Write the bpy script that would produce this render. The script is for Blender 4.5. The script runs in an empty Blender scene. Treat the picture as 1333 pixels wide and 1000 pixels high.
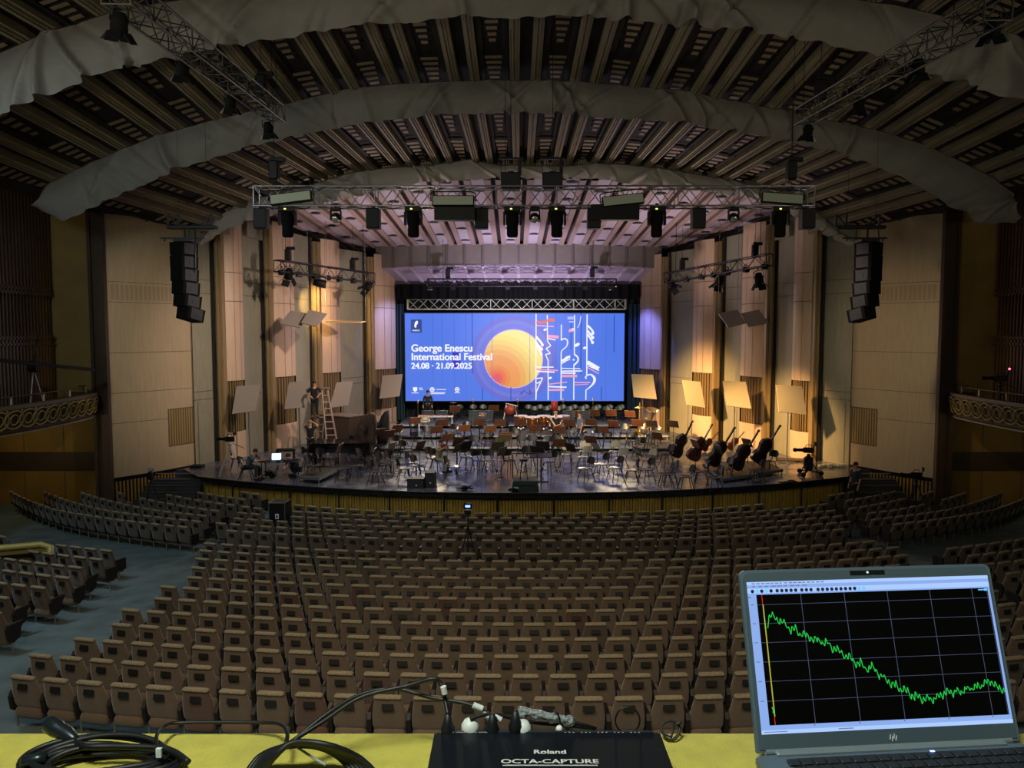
import bpy, math, random
from mathutils import Vector, Matrix
C = bpy.context.scene.collection
SC = bpy.context.scene
PI = math.pi
R = math.radians
# ---------------- camera ----------------
CAMZ, PITCH, F = 7.0, R(4.0), 1000.0
cd = bpy.data.cameras.new('camera'); cd.sensor_width = 36; cd.lens = 36 * F / 1333
cd.clip_start = 0.05; cd.clip_end = 200
cam = bpy.data.objects.new('camera', cd); C.objects.link(cam)
cam.location = (0, 0, CAMZ); cam.rotation_euler = (PI / 2 - PITCH, 0, 0)
SC.camera = cam
SC.view_settings.view_transform = 'Standard'; SC.view_settings.look = 'None'
SC.view_settings.gamma = 1; SC.view_settings.exposure = 1.0
SC.view_settings.use_curve_mapping = False
# ---------------- light ----------------
w = bpy.data.worlds.new('hall_air'); SC.world = w; w.use_nodes = True
w.node_tree.nodes['Background'].inputs[0].default_value = (0.95, 1.0, 0.82, 1)
w.node_tree.nodes['Background'].inputs[1].default_value = 0.020

def light(name, kind, loc, power, col, target=None, size=.2, spot=60, blend=.6, size_y=None, spread=180):
    d = bpy.data.lights.new(name, kind); d.energy = power; d.color = col
    if kind == 'AREA':
        d.size = size; d.spread = R(spread)
        if size_y: d.shape = 'RECTANGLE'; d.size_y = size_y
    else: d.shadow_soft_size = size
    if kind == 'SPOT': d.spot_size = R(spot); d.spot_blend = blend
    o = bpy.data.objects.new(name, d); C.objects.link(o); o.location = loc
    if target is not None:
        o.rotation_euler = (Vector(target) - Vector(loc)).to_track_quat('-Z', 'Y').to_euler()
    return o
# unseen fill lights added out of frame to brighten the seats and aisle
light('hall_fill_light', 'AREA', (-4, 3.5, 11.5), 115, (1.0, .88, .66), (-2, 11, 1), 4, spread=95)
light('hall_fill_light', 'AREA', (4.5, 3, 11.5), 62, (1.0, .86, .62), (2.5, 11, 1), 4, spread=95)
light('ledge_fill_light', 'AREA', (-.5, .1, 8.6), 31, (.98, 1.0, .78), (0, 1.05, 6.4), .5)  # unseen lamp added to brighten the yellow ledge
light('hall_fill_light', 'AREA', (-13, 14, 11.5), 230, (.66, .88, 1.0), (-11, 20, 0), 2)
light('under_balcony_fill', 'POINT', (-19.2, 27.5, 3.3), 26, (1.0, .86, .5), size=.15)  # unseen point lights added to lift the dark walls under the balconies
light('under_balcony_fill', 'POINT', (20.1, 27.5, 3.3), 10, (1.0, .86, .5), size=.15)
# unseen spots added out of frame to lift the hall ceiling
light('ceiling_fill_spot', 'SPOT', (-14, 7, 8.0), 800, (1.0, .90, .68), (-5, 26, 16), .5, 100, 1.)
light('ceiling_fill_spot', 'SPOT', (14.5, 7, 8.0), 560, (1.0, .90, .68), (6, 26, 16), .5, 100, 1.)
light('ceiling_fill_spot', 'SPOT', (-5, 5, 9.5), 650, (1.0, .90, .70), (0, 26, 15), .5, 90, 1.)
light('wall_fill_spot', 'SPOT', (-5.5, 22.6, 10.4), 1000, (1.0, .84, .66), (-14.8, 31.6, 6), .2, 46, 1.)  # added spots that brighten the side panels
light('wall_fill_spot', 'SPOT', (6.8, 22.6, 10.4), 900, (1.0, .80, .56), (15.6, 31.6, 5.5), .2, 46, 1.)
# wash spots added to light the stage, separate from the modelled lamps
light('stage_wash', 'SPOT', (4.0, 30.5, 7.6), 9000, (1.0, .58, .22), (13.2, 36.2, 1.6), .25, 36, 1.)
light('stage_wash', 'SPOT', (0.5, 34, 7.4), 13000, (1.0, .58, .22), (10.8, 42.0, 1.8), .25, 40, 1.)
light('stage_wash', 'SPOT', (3.5, 41, 3.2), 420, (1.0, .60, .26), (11.0, 39.5, 2.6), .2, 90, 1.)
light('stage_wash', 'SPOT', (-2.5, 29, 11.2), 2300, (1.0, .78, .68), (-13.0, 37, 4.5), .25, 60, .9)
light('stage_wash', 'SPOT', (1.5, 33, 10.6), 2700, (1.0, .76, .72), (-9.6, 43, 5), .25, 56, .9)
light('stage_wash', 'SPOT', (0.5, 28.0, 10.9), 4500, (1.0, .83, .60), (0.5, 41, 1.2), .3, 62, .8)
light('stage_wash', 'SPOT', (-5.2, 46.0, 8.9), 1500, (1.0, .84, .60), (-3, 34, 1.1), 1.0, 110, .9)
light('stage_wash', 'SPOT', (6.2, 46.0, 8.9), 1200, (1.0, .80, .54), (5, 34, 1.1), 1.0, 110, .9)
light('stage_wash', 'SPOT', (-5.5, 24, 12), 1100, (.80, .86, 1.0), (-6, 31, 1.1), .4, 60, 1.)
light('stage_wash', 'SPOT', (6.5, 24, 12), 1100, (.86, .88, 1.0), (6, 31, 1.1), .4, 60, 1.)
light('stage_ceiling_fill', 'SPOT', (-5.5, 38, 5.6), 1000, (1.0, .78, .78), (-6, 38.5, 14), .4, 130, 1.)  # added upward spots that brighten the shell ceiling and header
light('stage_ceiling_fill', 'SPOT', (6.5, 38, 5.6), 1000, (1.0, .78, .80), (7, 38.5, 14), .4, 130, 1.)
light('stage_ceiling_fill', 'SPOT', (0.5, 38, 6.0), 3000, (.86, .74, 1.0), (0.5, 46, 10.2), .3, 90, 1.)
light('side_light', 'SPOT', (-4.8, 44.5, 9.0), 400, (.30, .35, 1.0), (-7.8, 46.2, 6.5), .2, 70, .8)
light('side_light', 'SPOT', (5.6, 44.5, 9.0), 900, (.14, .18, 1.0), (8.4, 46.2, 6.0), .2, 60, .8)
light('side_light', 'SPOT', (-10.2, 38.5, 8.9), 500, (1.0, .62, .22), (-10.2, 40.8, 8.2), .1, 70, .8)

# ---------------- helpers ----------------
CT, ST = math.cos(PITCH), math.sin(PITCH)
def P(px, py, Y):
    """photo pixel -> point on the plane at distance Y"""
    u, v = (px - 666.5) / F, (500 - py) / F
    d = Vector((u, CT + v * ST, -ST + v * CT))
    return Vector((0, 0, CAMZ)) + d * (Y / d.y)
def G(px, py, z):
    u, v = (px - 666.5) / F, (500 - py) / F
    d = Vector((u, CT + v * ST, -ST + v * CT))
    return Vector((0, 0, CAMZ)) + d * ((z - CAMZ) / d.z)
def proj(p):
    x, y, z = p[0], p[1], p[2] - CAMZ
    d = y * CT - z * ST
    return 666.5 + F * x / d, 500 - F * (y * ST + z * CT) / d, d

def lin(h):
    if isinstance(h, str):
        h = [int(h[i:i + 2], 16) / 255 for i in (0, 2, 4)]
        return tuple(c / 12.92 if c < .04045 else ((c + .055) / 1.055) ** 2.4 for c in h)
    return h
MATS = {}
def mat(name, col, rough=.6, metal=0, noise=0, nscale=5, bump=0, bscale=60, emit=0, sheen=0, stretch=(1, 1, 1), alpha=1, spec=.5):
    if name in MATS: return MATS[name]
    m = bpy.data.materials.new(name); m.use_nodes = True
    nt = m.node_tree; b = nt.nodes['Principled BSDF']; c = lin(col)
    b.inputs['Base Color'].default_value = (*c, 1); b.inputs['Roughness'].default_value = rough
    b.inputs['Metallic'].default_value = metal
    b.inputs['Specular IOR Level'].default_value = spec
    if sheen: b.inputs['Sheen Weight'].default_value = sheen
    if alpha < 1: b.inputs['Alpha'].default_value = alpha
    if emit: b.inputs['Base Color'].default_value = (c[0] * .05, c[1] * .05, c[2] * .05, 1); b.inputs['Emission Color'].default_value = (*c, 1); b.inputs['Emission Strength'].default_value = emit
    if noise or bump:
        tc = nt.nodes.new('ShaderNodeTexCoord'); mp = nt.nodes.new('ShaderNodeMapping')
        mp.inputs['Scale'].default_value = stretch
        nt.links.new(tc.outputs['Object'], mp.inputs[0])
    if noise:
        n = nt.nodes.new('ShaderNodeTexNoise'); n.inputs['Scale'].default_value = nscale; n.inputs['Detail'].default_value = 5
        r = nt.nodes.new('ShaderNodeMapRange'); r.inputs['To Min'].default_value = 1 - noise; r.inputs['To Max'].default_value = 1 + noise
        r.inputs['From Min'].default_value = .3; r.inputs['From Max'].default_value = .7
        mx = nt.nodes.new('ShaderNodeVectorMath'); mx.operation = 'SCALE'; mx.inputs[0].default_value = c
        nt.links.new(mp.outputs[0], n.inputs['Vector']); nt.links.new(n.outputs['Fac'], r.inputs['Value'])
        nt.links.new(r.outputs[0], mx.inputs['Scale']); nt.links.new(mx.outputs[0], b.inputs['Base Color'])
    if bump:
        n2 = nt.nodes.new('ShaderNodeTexNoise'); n2.inputs['Scale'].default_value = bscale; n2.inputs['Detail'].default_value = 4
        bp = nt.nodes.new('ShaderNodeBump'); bp.inputs['Strength'].default_value = bump; bp.inputs['Distance'].default_value = .02
        nt.links.new(mp.outputs[0], n2.inputs['Vector']); nt.links.new(n2.outputs['Fac'], bp.inputs['Height'])
        nt.links.new(bp.outputs[0], b.inputs['Normal'])
    MATS[name] = m
    return m

class MB:
    def __init__(s): s.v = []; s.f = []; s.mi = []; s.sm = []; s.M = Matrix.Identity(4); s.m = 0
    def at(s, loc=(0, 0, 0), rz=0, rx=0, ry=0):
        s.M = Matrix.Translation(loc) @ Matrix.Rotation(rz, 4, 'Z') @ Matrix.Rotation(rx, 4, 'X') @ Matrix.Rotation(ry, 4, 'Y'); return s
    def add(s, vs, fs, smooth=False):
        k = len(s.v); M = s.M
        s.v += [tuple(M @ Vector(p)) for p in vs]
        for f in fs: s.f.append(tuple(i + k for i in f)); s.mi.append(s.m); s.sm.append(smooth)
        return s
    def box(s, c, d, r=None):
        x, y, z = d[0] / 2, d[1] / 2, d[2] / 2
        vs = [Vector((a * x, b * y, e * z)) for a in (-1, 1) for b in (-1, 1) for e in (-1, 1)]
        if r is not None: vs = [r @ p for p in vs]
        return s.add([p + Vector(c) for p in vs], [(0, 1, 3, 2), (4, 6, 7, 5), (0, 4, 5, 1), (2, 3, 7, 6), (0, 2, 6, 4), (1, 5, 7, 3)])
    def bbox(s, c, d, b=.01):
        """box with chamfered edges"""
        x, y, z = d[0] / 2, d[1] / 2, d[2] / 2; b = min(b, x * .9, y * .9, z * .9)
        lv = [(-z, 1), (-z + b, 0), (z - b, 0), (z, 1)]; vs = []; c = Vector(c)
        for zz, k in lv:
            i = b if k else 0; X, Y = x - i, y - i; q = b * .7
            for p in ((-X + q, -Y), (X - q, -Y), (X, -Y + q), (X, Y - q), (X - q, Y), (-X + q, Y), (-X, Y - q), (-X, -Y + q)):
                vs.append(c + Vector((p[0], p[1], zz)))
        fs = [tuple(range(7, -1, -1)), tuple(range(24, 32))]
        for l in range(3):
            for j in range(8): fs.append((l * 8 + j, l * 8 + (j + 1) % 8, l * 8 + 8 + (j + 1) % 8, l * 8 + 8 + j))
        return s.add(vs, fs)
    def cyl(s, a, b, r0, r1=None, n=8, caps=True, smooth=True):
        a, b = Vector(a), Vector(b); r1 = r0 if r1 is None else r1
        d = b - a
        if d.length < 1e-6: return s
        q = d.to_track_quat('Z', 'Y')
        vs = [a + q @ Vector((r0 * math.cos(2 * PI * i / n), r0 * math.sin(2 * PI * i / n), 0)) for i in range(n)]
        vs += [b + q @ Vector((r1 * math.cos(2 * PI * i / n), r1 * math.sin(2 * PI * i / n), 0)) for i in range(n)]
        s.add(vs, [(i, (i + 1) % n, n + (i + 1) % n, n + i) for i in range(n)], smooth)
        if caps: s.add([vs[i] for i in range(n - 1, -1, -1)], [tuple(range(n))]); s.add(vs[n:], [tuple(range(n))])
        return s
    def bar(s, a, b, w, h=None):
        a, b = Vector(a), Vector(b); h = h or w; q = (b - a).to_track_quat('Y', 'Z').to_matrix()
        return s.box((a + b) / 2, (w, (b - a).length, h), q)
    def tube(s, pts, r, n=8, closed=False):
        pts = [Vector(p) for p in pts]; L = len(pts); vs = []; rr = r if hasattr(r, '__len__') else [r] * L
        up = Vector((0, 0, 1))
        for i, p in enumerate(pts):
            t = (pts[(i + 1) % L] - pts[i - 1]) if (closed or 0 < i < L - 1) else (pts[1] - pts[0] if i == 0 else pts[-1] - pts[-2])
            t.normalize(); a = t.cross(up)
            if a.length < .05: a = t.cross(Vector((0, 1, 0)))
            a.normalize(); b = a.cross(t)
            for j in range(n):
                an = 2 * PI * j / n; vs.append(p + (a * math.cos(an) + b * math.sin(an)) * rr[i])
        fs = []
        for i in range(L if closed else L - 1):
            k = (i + 1) % L
            for j in range(n): fs.append((i * n + j, i * n + (j + 1) % n, k * n + (j + 1) % n, k * n + j))
        if not closed: fs += [tuple(range(n))[::-1], tuple(range((L - 1) * n, L * n))]
        return s.add(vs, fs, True)
    def lathe(s, prof, n=12, c=(0, 0, 0), axis=None, smooth=True):
        q = Vector(axis).to_track_quat('Z', 'Y') if axis is not None else None; vs = []
        for r, z in prof:
            for j in range(n):
                p = Vector((r * math.cos(2 * PI * j / n), r * math.sin(2 * PI * j / n), z))
                vs.append((q @ p if q else p) + Vector(c))
        fs = [(i * n + j, i * n + (j + 1) % n, (i + 1) * n + (j + 1) % n, (i + 1) * n + j) for i in range(len(prof) - 1) for j in range(n)]
        fs += [tuple(range(n))[::-1], tuple(range((len(prof) - 1) * n, len(prof) * n))]
        return s.add(vs, fs, smooth)
    def ball(s, c, r, n=10, sc=(1, 1, 1)):
        pr = [(max(r * math.sin(PI * i / 6), 1e-4), -r * math.cos(PI * i / 6)) for i in range(7)]; vs = []
        for a, z in pr:
            for j in range(n): vs.append((c[0] + sc[0] * a * math.cos(2 * PI * j / n), c[1] + sc[1] * a * math.sin(2 * PI * j / n), c[2] + sc[2] * z))
        return s.add(vs, [(i * n + j, i * n + (j + 1) % n, (i + 1) * n + (j + 1) % n, (i + 1) * n + j) for i in range(6) for j in range(n)], True)
    def prism(s, poly, a, b, ax='y'):
        """2D polygon extruded along an axis from a to b"""
        def pt(p, t): return {'y': (p[0], t, p[1]), 'x': (t, p[0], p[1]), 'z': (p[0], p[1], t)}[ax]
        n = len(poly); vs = [pt(p, a) for p in poly] + [pt(p, b) for p in poly]
        fs = [tuple(range(n))[::-1], tuple(range(n, 2 * n))] + [(i, (i + 1) % n, n + (i + 1) % n, n + i) for i in range(n)]
        return s.add(vs, fs)
    def slab(s, q, t):
        """quad of four points thickened by t along its normal"""
        q = [Vector(p) for p in q]; nrm = (q[1] - q[0]).cross(q[2] - q[0]).normalized() * t
        return s.add(q + [p + nrm for p in q], [(3, 2, 1, 0), (4, 5, 6, 7), (0, 1, 5, 4), (1, 2, 6, 5), (2, 3, 7, 6), (3, 0, 4, 7)])
    def grid(s, fn, nu, nv, smooth=True):
        vs = [fn(i / nu, j / nv) for j in range(nv + 1) for i in range(nu + 1)]
        return s.add(vs, [(j * (nu + 1) + i, j * (nu + 1) + i + 1, (j + 1) * (nu + 1) + i + 1, (j + 1) * (nu + 1) + i) for j in range(nv) for i in range(nu)], smooth)
    def build(s, name, mats, parent=None, loc=None, rz=0):
        me = bpy.data.meshes.new(name); me.from_pydata(s.v, [], s.f)
        for m in (mats if isinstance(mats, (list, tuple)) else [mats]): me.materials.append(m)
        me.polygons.foreach_set('material_index', s.mi); me.polygons.foreach_set('use_smooth', s.sm); me.update()
        o = bpy.data.objects.new(name, me); C.objects.link(o)
        if parent is not None: o.parent = parent
        if loc is not None: o.location = loc; o.rotation_euler = (0, 0, rz)
        return o
def tag(o, label=None, cat=None, group=None, kind=None):
    if label: o['label'] = label
    if cat: o['category'] = cat
    if group: o['group'] = group
    if kind: o['kind'] = kind
    return o
def struct(o): o['kind'] = 'structure'; return o
def thing(name, label, cat, loc=(0, 0, 0), rz=0, group=None):
    o = bpy.data.objects.new(name, None); C.objects.link(o); o.location = loc; o.rotation_euler = (0, 0, rz)
    o.empty_display_size = .2
    return tag(o, label, cat, group)
def dup(root, loc, rz, label=None, group=None):
    KIDS = root_kids(root)
    r = root.copy(); C.objects.link(r); r.location = loc; r.rotation_euler = (0, 0, rz)
    if label: r['label'] = label
    if group: r['group'] = group
    for ch, gs in KIDS:
        c = ch.copy(); C.objects.link(c); c.parent = r
        for g in gs: d = g.copy(); C.objects.link(d); d.parent = c
    return r
_K = {}
def root_kids(r):
    if r.name not in _K: _K[r.name] = [(c, list(c.children)) for c in r.children]
    return _K[r.name]
class Once:
    """first call places the original, later calls place copies"""
    def __init__(s, root): s.r = root; s.u = False; root_kids(root)
    def __call__(s, loc, rz, label=None, group=None):
        if s.u: return dup(s.r, loc, rz, label, group)
        s.u = True; s.r.location = loc; s.r.rotation_euler = (0, 0, rz)
        if label: s.r['label'] = label
        if group: s.r['group'] = group
        return s.r
ORD = ['zeroth', 'first', 'second', 'third', 'fourth', 'fifth', 'sixth', 'seventh', 'eighth', 'ninth', 'tenth', 'eleventh', 'twelfth', 'thirteenth', 'fourteenth', 'fifteenth', 'sixteenth', 'seventeenth', 'eighteenth', 'nineteenth', 'twentieth']
TENS = {20: 'twenty', 30: 'thirty', 40: 'forty'}
def nth(n):
    if n <= 20: return ORD[n]
    t = n // 10 * 10; return {30: 'thirtieth', 40: 'fortieth'}[n] if n == t else TENS[t] + '-' + ORD[n - t]
XC = .45                     # the hall's centre line
def mir(x): return 2 * XC - x
# ---------------- materials ----------------
WPAN = mat('wall_veneer', '9c8a6c', .55, noise=.10, nscale=2.5, stretch=(6, 6, .5))
WPINK = mat('curved_panel_lit_tint', 'b39a80', .5, noise=.08, nscale=2.5, stretch=(6, 6, .5))  # pinkish cast of the stage light put into the base colour
WGRN = mat('flat_panel_shade_tint', '7d7a66', .6, noise=.10, nscale=2.2, stretch=(4, 4, .7))  # greenish tone of the less lit panels put into the base colour
WEDGE = mat('edge_wood', '7c6842', .5, noise=.15, nscale=4, stretch=(8, 8, .4))
JOINT = mat('panel_joint', '5a5138', .7)
MUST = mat('mustard_wall', '7c5e1e', .7, noise=.12, nscale=1.2)
DKWOOD = mat('dark_wood', '3a2917', .55, noise=.2, nscale=4, stretch=(8, 8, .5))
BLACK = mat('black_paint', '060608', .55, spec=.3)
BLACKM = mat('matt_black', '050506', .9, spec=.2)
STEEL = mat('black_steel', '0d0e11', .45, .3)
ALU = mat('truss_alu', '9a9aa0', .35, .9)
CHROME = mat('chrome', 'c8c8cc', .2, 1)
WHITE = mat('white_plastic', 'd8dade', .4)
CLOTH = mat('canopy_cloth', '76726a', .85, noise=.06, nscale=3, bump=.5, bscale=2.2, stretch=(1, 1, 1.6))
CARPET = mat('carpet', '566466', .95, noise=.28, nscale=1.6, bump=.5, bscale=40)
# ================= the room =================
def floor_z(Y): return .071 * (26.2 - Y) if Y < 26.2 else 0
b = MB()
b.grid(lambda u, v: (-24 + 48 * u, 3 + 30 * v, floor_z(3 + 30 * v)), 2, 60, False)
b.add([(-24, 3, -.4), (24, 3, -.4), (24, 33, -.4), (-24, 33, -.4)], [(3, 2, 1, 0)])
struct(b.build('floor', CARPET))
# side walls: wall points from the audience to the stage mouth
SLATM = mat('slat_wood', '4a3418', .5, noise=.2, nscale=3)
SLATB = mat('slat_shadow_gap', '120c08', .9)
def side_wall(sgn, name):
    X = (lambda x: x) if sgn < 0 else mir
    top = 17.5
    b = MB()
    # slatted wall
    b.add([(X(-17.6), 12, 3.7), (X(-17.6), 29.4, 3.7), (X(-17.6), 29.4, top), (X(-17.6), 12, top)], [(0, 1, 2, 3)]); 
    b.m = 1
    y = 29.2
    while y > 14:
        x = -17.5
        b.box((X(x), y, 5.25), (.14, .1, 3.1)); b.box((X(x), y, 11.0), (.14, .1, 5.4))
        b.box((X(x - .03), y, 7.55), (.08, .06, 1.5))
        for z in (6.72, 8.32, 6.5, 8.5): b.box((X(x + .06), y, z), (.12, .12, .08))
        y -= .19
    # plain mustard walls: one facing the hall under the balcony, one along the side
    b.m = 2
    b.box((X(-19.3), 30.75, 1.6), (6.6, .3, 4.4)); b.box((X(-22.4), 21, 1.6), (.3, 19.5, 4.4))
    b.add([(X(-17.6), 29.4, 3.7), (X(-16.1), 30.0, 3.7), (X(-16.1), 30.0, top), (X(-17.6), 29.4, top)], [(0, 1, 2, 3)])
    b.m = 3
    b.box((X(-19.3), 30.58, 1.75), (6.6, .03, .75)); b.box((X(-22.24), 21, 1.75), (.03, 19, .75)); b.box((X(-19.6), 22.5, 3.72), (5.6, 17, .1))
    b.box((X(-16.0), 29.95, 8), (.5, .22, 18)); b.box((X(-16.25), 29.8, 8), (.12, .12, 18))
    b.m = 4
    for x in (-21.2, -19.6, -18, -16.6): b.box((X(x), 30.59, 1.6), (.03, .02, 4.2))
    b.build(name, [SLATB, SLATM, MUST, DKWOOD, JOINT])['kind'] = 'structure'
    # large beige panel beside the stage mouth
    p0, p1 = Vector((X(-15.85), 30.05, 0)), Vector((X(-13.85), 33.3, 0)); b = MB()
    nrm = (p1 - p0).cross(Vector((0, 0, 1))).normalized() * (1 if sgn < 0 else -1)
    def pt(t, z, o=0): q = p0.lerp(p1, t) + nrm * (o + .12 * math.sin(PI * t)); return (q.x, q.y, z)
    b.grid(lambda u, v: pt(u, 1.12 + (17 - 1.12) * v), 12, 1)
    b.m = 1
    for z in (8.9, 8.1, 6.1, 4.5, 3.3):
        b.grid(lambda u, v: pt(u, z + .02 * v, .006), 12, 1)
    b.m = 3                                             # perforated band
    for i in range(18):
        t = .06 + .9 * i / 18
        b.grid(lambda u, v: pt(t + .036 * u, 8.2 + .6 * v, .008), 1, 1)
    b.m = 4                                             # slatted vent
    for i in range(11):
        t = .66 + i * .032
        b.grid(lambda u, v: pt(t + .016 * u, 2.15 + 1.5 * v, .03), 1, 1)
    b.m = 1
    b.grid(lambda u, v: pt(.65 + .36 * u, 2.1 + 1.6 * v, .01), 4, 1)
    # dado with slats under the panel
    b.m = 5; b.grid(lambda u, v: pt(u, -1 + 2.1 * v, -.03), 8, 1)
    b.m = 6
    for i in range(26): b.grid(lambda u, v: pt(i / 26 + .02 * u, -1 + 2.0 * v, .03), 1, 1)
    b.m = 7; b.grid(lambda u, v: pt(u, 1.02 + .14 * v, .06), 8, 1)
    b.build('wall_panel_' + ('left' if sgn < 0 else 'right'), [WPAN, JOINT, JOINT, mat('perforated_veneer', '8c7a5e', .6), mat('vent_slat', '8f7443', .5), SLATB, mat('dado_slat', '8a6a28', .5), BLACKM])['kind'] = 'structure'
side_wall(-1, 'wall_left'); side_wall(1, 'wall_right')

# stage shell side walls, panel by panel
PLR = [(1110, 33.2), (1064, 34.8), (1056, 34.8), (1032, 35.8), (1004, 37.6), (994, 37.6), (965, 39.2), (938, 41.2), (928, 41.2), (902, 42.7), (868, 45.0), (860, 45.0), (833, 46.6)]
PLL = [(250, 33.2), (284, 34.8), (294, 34.8), (317, 35.8), (347, 37.6), (357, 37.6), (384, 39.2), (408, 41.2), (419, 41.2), (443, 42.7), (478, 45.0), (488, 45.0), (515, 46.6)]
KND = 'gepgepgepgep'
def shell_side(pl, sgn, name):
    pts = [P(x, 430, y) for x, y in pl]; b = MB(); sx = -sgn
    for i, k in enumerate(KND):
        a, c = pts[i].copy(), pts[i + 1].copy(); a.z = c.z = 0
        top = 12.6 - .115 * (a.y - 33)
        d = (c - a); nr = Vector((d.y, -d.x, 0)).normalized()
        if nr.x * sx < 0: nr = -nr
        if k == 'g':
            b.m = 0; b.add([a + Vector((0, 0, 1)), c + Vector((0, 0, 1)), c + Vector((0, 0, top)), a + Vector((0, 0, top))], [(0, 1, 2, 3)])
            b.m = 3
            for z in (9.2, 8.6, 4.3, 3.95):
                b.add([a + nr * .01 + Vector((0, 0, z)), c + nr * .01 + Vector((0, 0, z)), c + nr * .01 + Vector((0, 0, z + .03)), a + nr * .01 + Vector((0, 0, z + .03))], [(0, 1, 2, 3)])
            # narrow door in the flat panel
            for t in (.12, .82):
                q = a.lerp(c, t) + nr * .012
                b.add([q + Vector((0, 0, 1.1)), q + d.normalized() * .035 + Vector((0, 0, 1.1)), q + d.normalized() * .035 + Vector((0, 0, 3.9)), q + Vector((0, 0, 3.9))], [(0, 1, 2, 3)])
            # dark gap at the far end
            b.m = 4; q = c + Vector((-sx * .04, -.42, 0)); b.box(q + Vector((0, 0, (top + 1.1) / 2)), (.10, .1, top - 1.1))
            b.m = 5; q = c - d.normalized() * .16
            b.box(q + nr * .02 + Vector((0, 0, 2.6)), (.05, .05, 1.6))
        elif k == 'e':
            b.m = 2
            for t0, o in ((0, .16), (.34, .30), (.68, .2)):
                q0 = a.lerp(c, t0); q1 = a.lerp(c, t0 + .3); m = (q0 + q1) / 2
                b.box(m + Vector((0, -o / 2 - .02, (top + 1) / 2)), ((q1 - q0).length, o + .3, top - 1))
        else:
            def pf(t, o=0): return a.lerp(c, t) + nr * (o + .16 * math.sin(PI * t))
            def seg(z0, z1, o, nseg=8): b.grid(lambda u, v: tuple(pf(u, o) + Vector((0, 0, z0 + (z1 - z0) * v))), nseg, 1)
            b.m = 1; seg(4.7, top + .2, 0); seg(.9, 2.35, 0)
            b.m = 6; seg(2.35, 4.7, -.14)
            b.m = 2
            for i2 in range(9):
                q = pf(.06 + i2 * .11, -.08); b.box(q + Vector((0, 0, 3.5)), (.04, .05, 2.36))
            b.m = 3
            for z in (9.6, 8.3): 
                b.grid(lambda u, v: tuple(pf(u, .008) + Vector((0, 0, z + .03 * v))), 8, 1)
            for t in (.36, .7): b.grid(lambda u, v: tuple(pf(t + .012 * u, .008) + Vector((0, 0, 4.7 + 7 * v))), 1, 1)
    # lintel over the walls towards the audience
    a, c = pts[0], pts[4]; b.m = 0
    b.bar(Vector((a.x, a.y + .3, 11.9)), Vector((pts[2].x, pts[2].y + .3, 11.9)), .5, 1.2)
    b.bar(Vector((pts[3].x, pts[3].y + .2, 11.7)), Vector((c.x, c.y + .2, 11.6)), .5, .7)
    # black reveal beyond the last panel, towards the screen
    e = pts[-1]; b.m = 4; b.box((e.x - sx * .3, 48.1, 6), (.5, 3.0, 12))
    b.build(name, [WGRN, WPINK, WEDGE, JOINT, SLATB, mat('pale_hinge', 'c9cdb8', .4), mat('recess_wood', '5d4a2c', .7)])['kind'] = 'structure'
shell_side(PLL, -1, 'wall_stage_left'); shell_side(PLR, 1, 'wall_stage_right')
# things behind the shell walls: dark void boxes
b = MB(); b.box((XC, 49.5, 8), (60, .3, 20)); b.box((-19, 41, 8), (.3, 17, 20)); b.box((20, 41, 8), (.3, 17, 20))
b.build('wall_back', BLACKM)['kind'] = 'structure'

# ---------------- hall ceiling ----------------
B1T = [(-130, 150), (-60, 100), (0, 70), (61, 44), (136, 20), (231, 0), (330, -18), (450, -32), (666, -40), (850, -30), (1000, -14), (1090, -3), (1162, 7), (1236, 24), (1277, 34), (1333, 54), (1400, 90), (1470, 140)]
B1B = [(-130, 230), (-60, 185), (0, 151), (34, 136), (102, 109), (129, 95), (184, 85), (218, 73), (262, 65), (303, 58), (340, 53), (384, 48), (408, 39), (450, 36), (508, 31), (603, 22), (657, 24), (725, 21), (780, 25), (890, 32), (944, 37), (1002, 46), (1073, 56), (1145, 73), (1206, 92), (1257, 112), (1308, 127), (1333, 138), (1400, 175), (1470, 225)]
B2T = [(47, 266), (59, 243), (100, 221), (141, 203), (197, 180), (260, 162), (323, 146), (364, 138), (450, 117), (518, 110), (644, 105), (753, 107), (890, 119), (1012, 143), (1067, 155), (1148, 172), (1203, 189), (1243, 207), (1298, 235), (1316, 250), (1321, 280)]
B2B = [(47, 271), (82, 287), (99, 282), (136, 263), (238, 218), (306, 197), (360, 182), (450, 164), (494, 158), (559, 150), (678, 147), (732, 150), (814, 155), (890, 160), (924, 167), (971, 173), (1026, 185), (1077, 195), (1135, 214), (1189, 238), (1240, 269), (1277, 292), (1321, 290)]
B3T = [(262, 316), (289, 270), (326, 262), (380, 248), (428, 235), (450, 227), (503, 219), (560, 216), (611, 208), (650, 216), (735, 217), (774, 213), (819, 215), (869, 221), (964, 237), (1010, 252), (1061, 275), (1090, 300), (1112, 318)]
B3B = [(262, 320), (299, 297), (326, 289), (370, 275), (440, 262), (500, 247), (554, 238), (588, 236), (600, 235), (651, 232), (737, 233), (787, 233), (816, 240), (844, 242), (921, 250), (975, 258), (1016, 266), (1040, 288), (1067, 303), (1112, 323)]
def resample(poly, n):
    d = [0]
    for a, c in zip(poly, poly[1:]): d.append(d[-1] + (Vector(c) - Vector(a)).length)
    out = []; j = 0
    for i in range(n + 1):
        s = d[-1] * i / n
        while j < len(d) - 2 and d[j + 1] < s: j += 1
        t = (s - d[j]) / max(d[j + 1] - d[j], 1e-9); out.append(Vector(poly[j]).lerp(Vector(poly[j + 1]), t))
    return out
def sect(px, Y, lift):
    return [(q.x, q.z + lift) for q in (P(x, y, Y) for x, y in px)]
S34 = [(-14.1, 11.1)] + sect(B3T[3:-3:2], 33.8, .25) + [(15.0, 11.1)]
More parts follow.
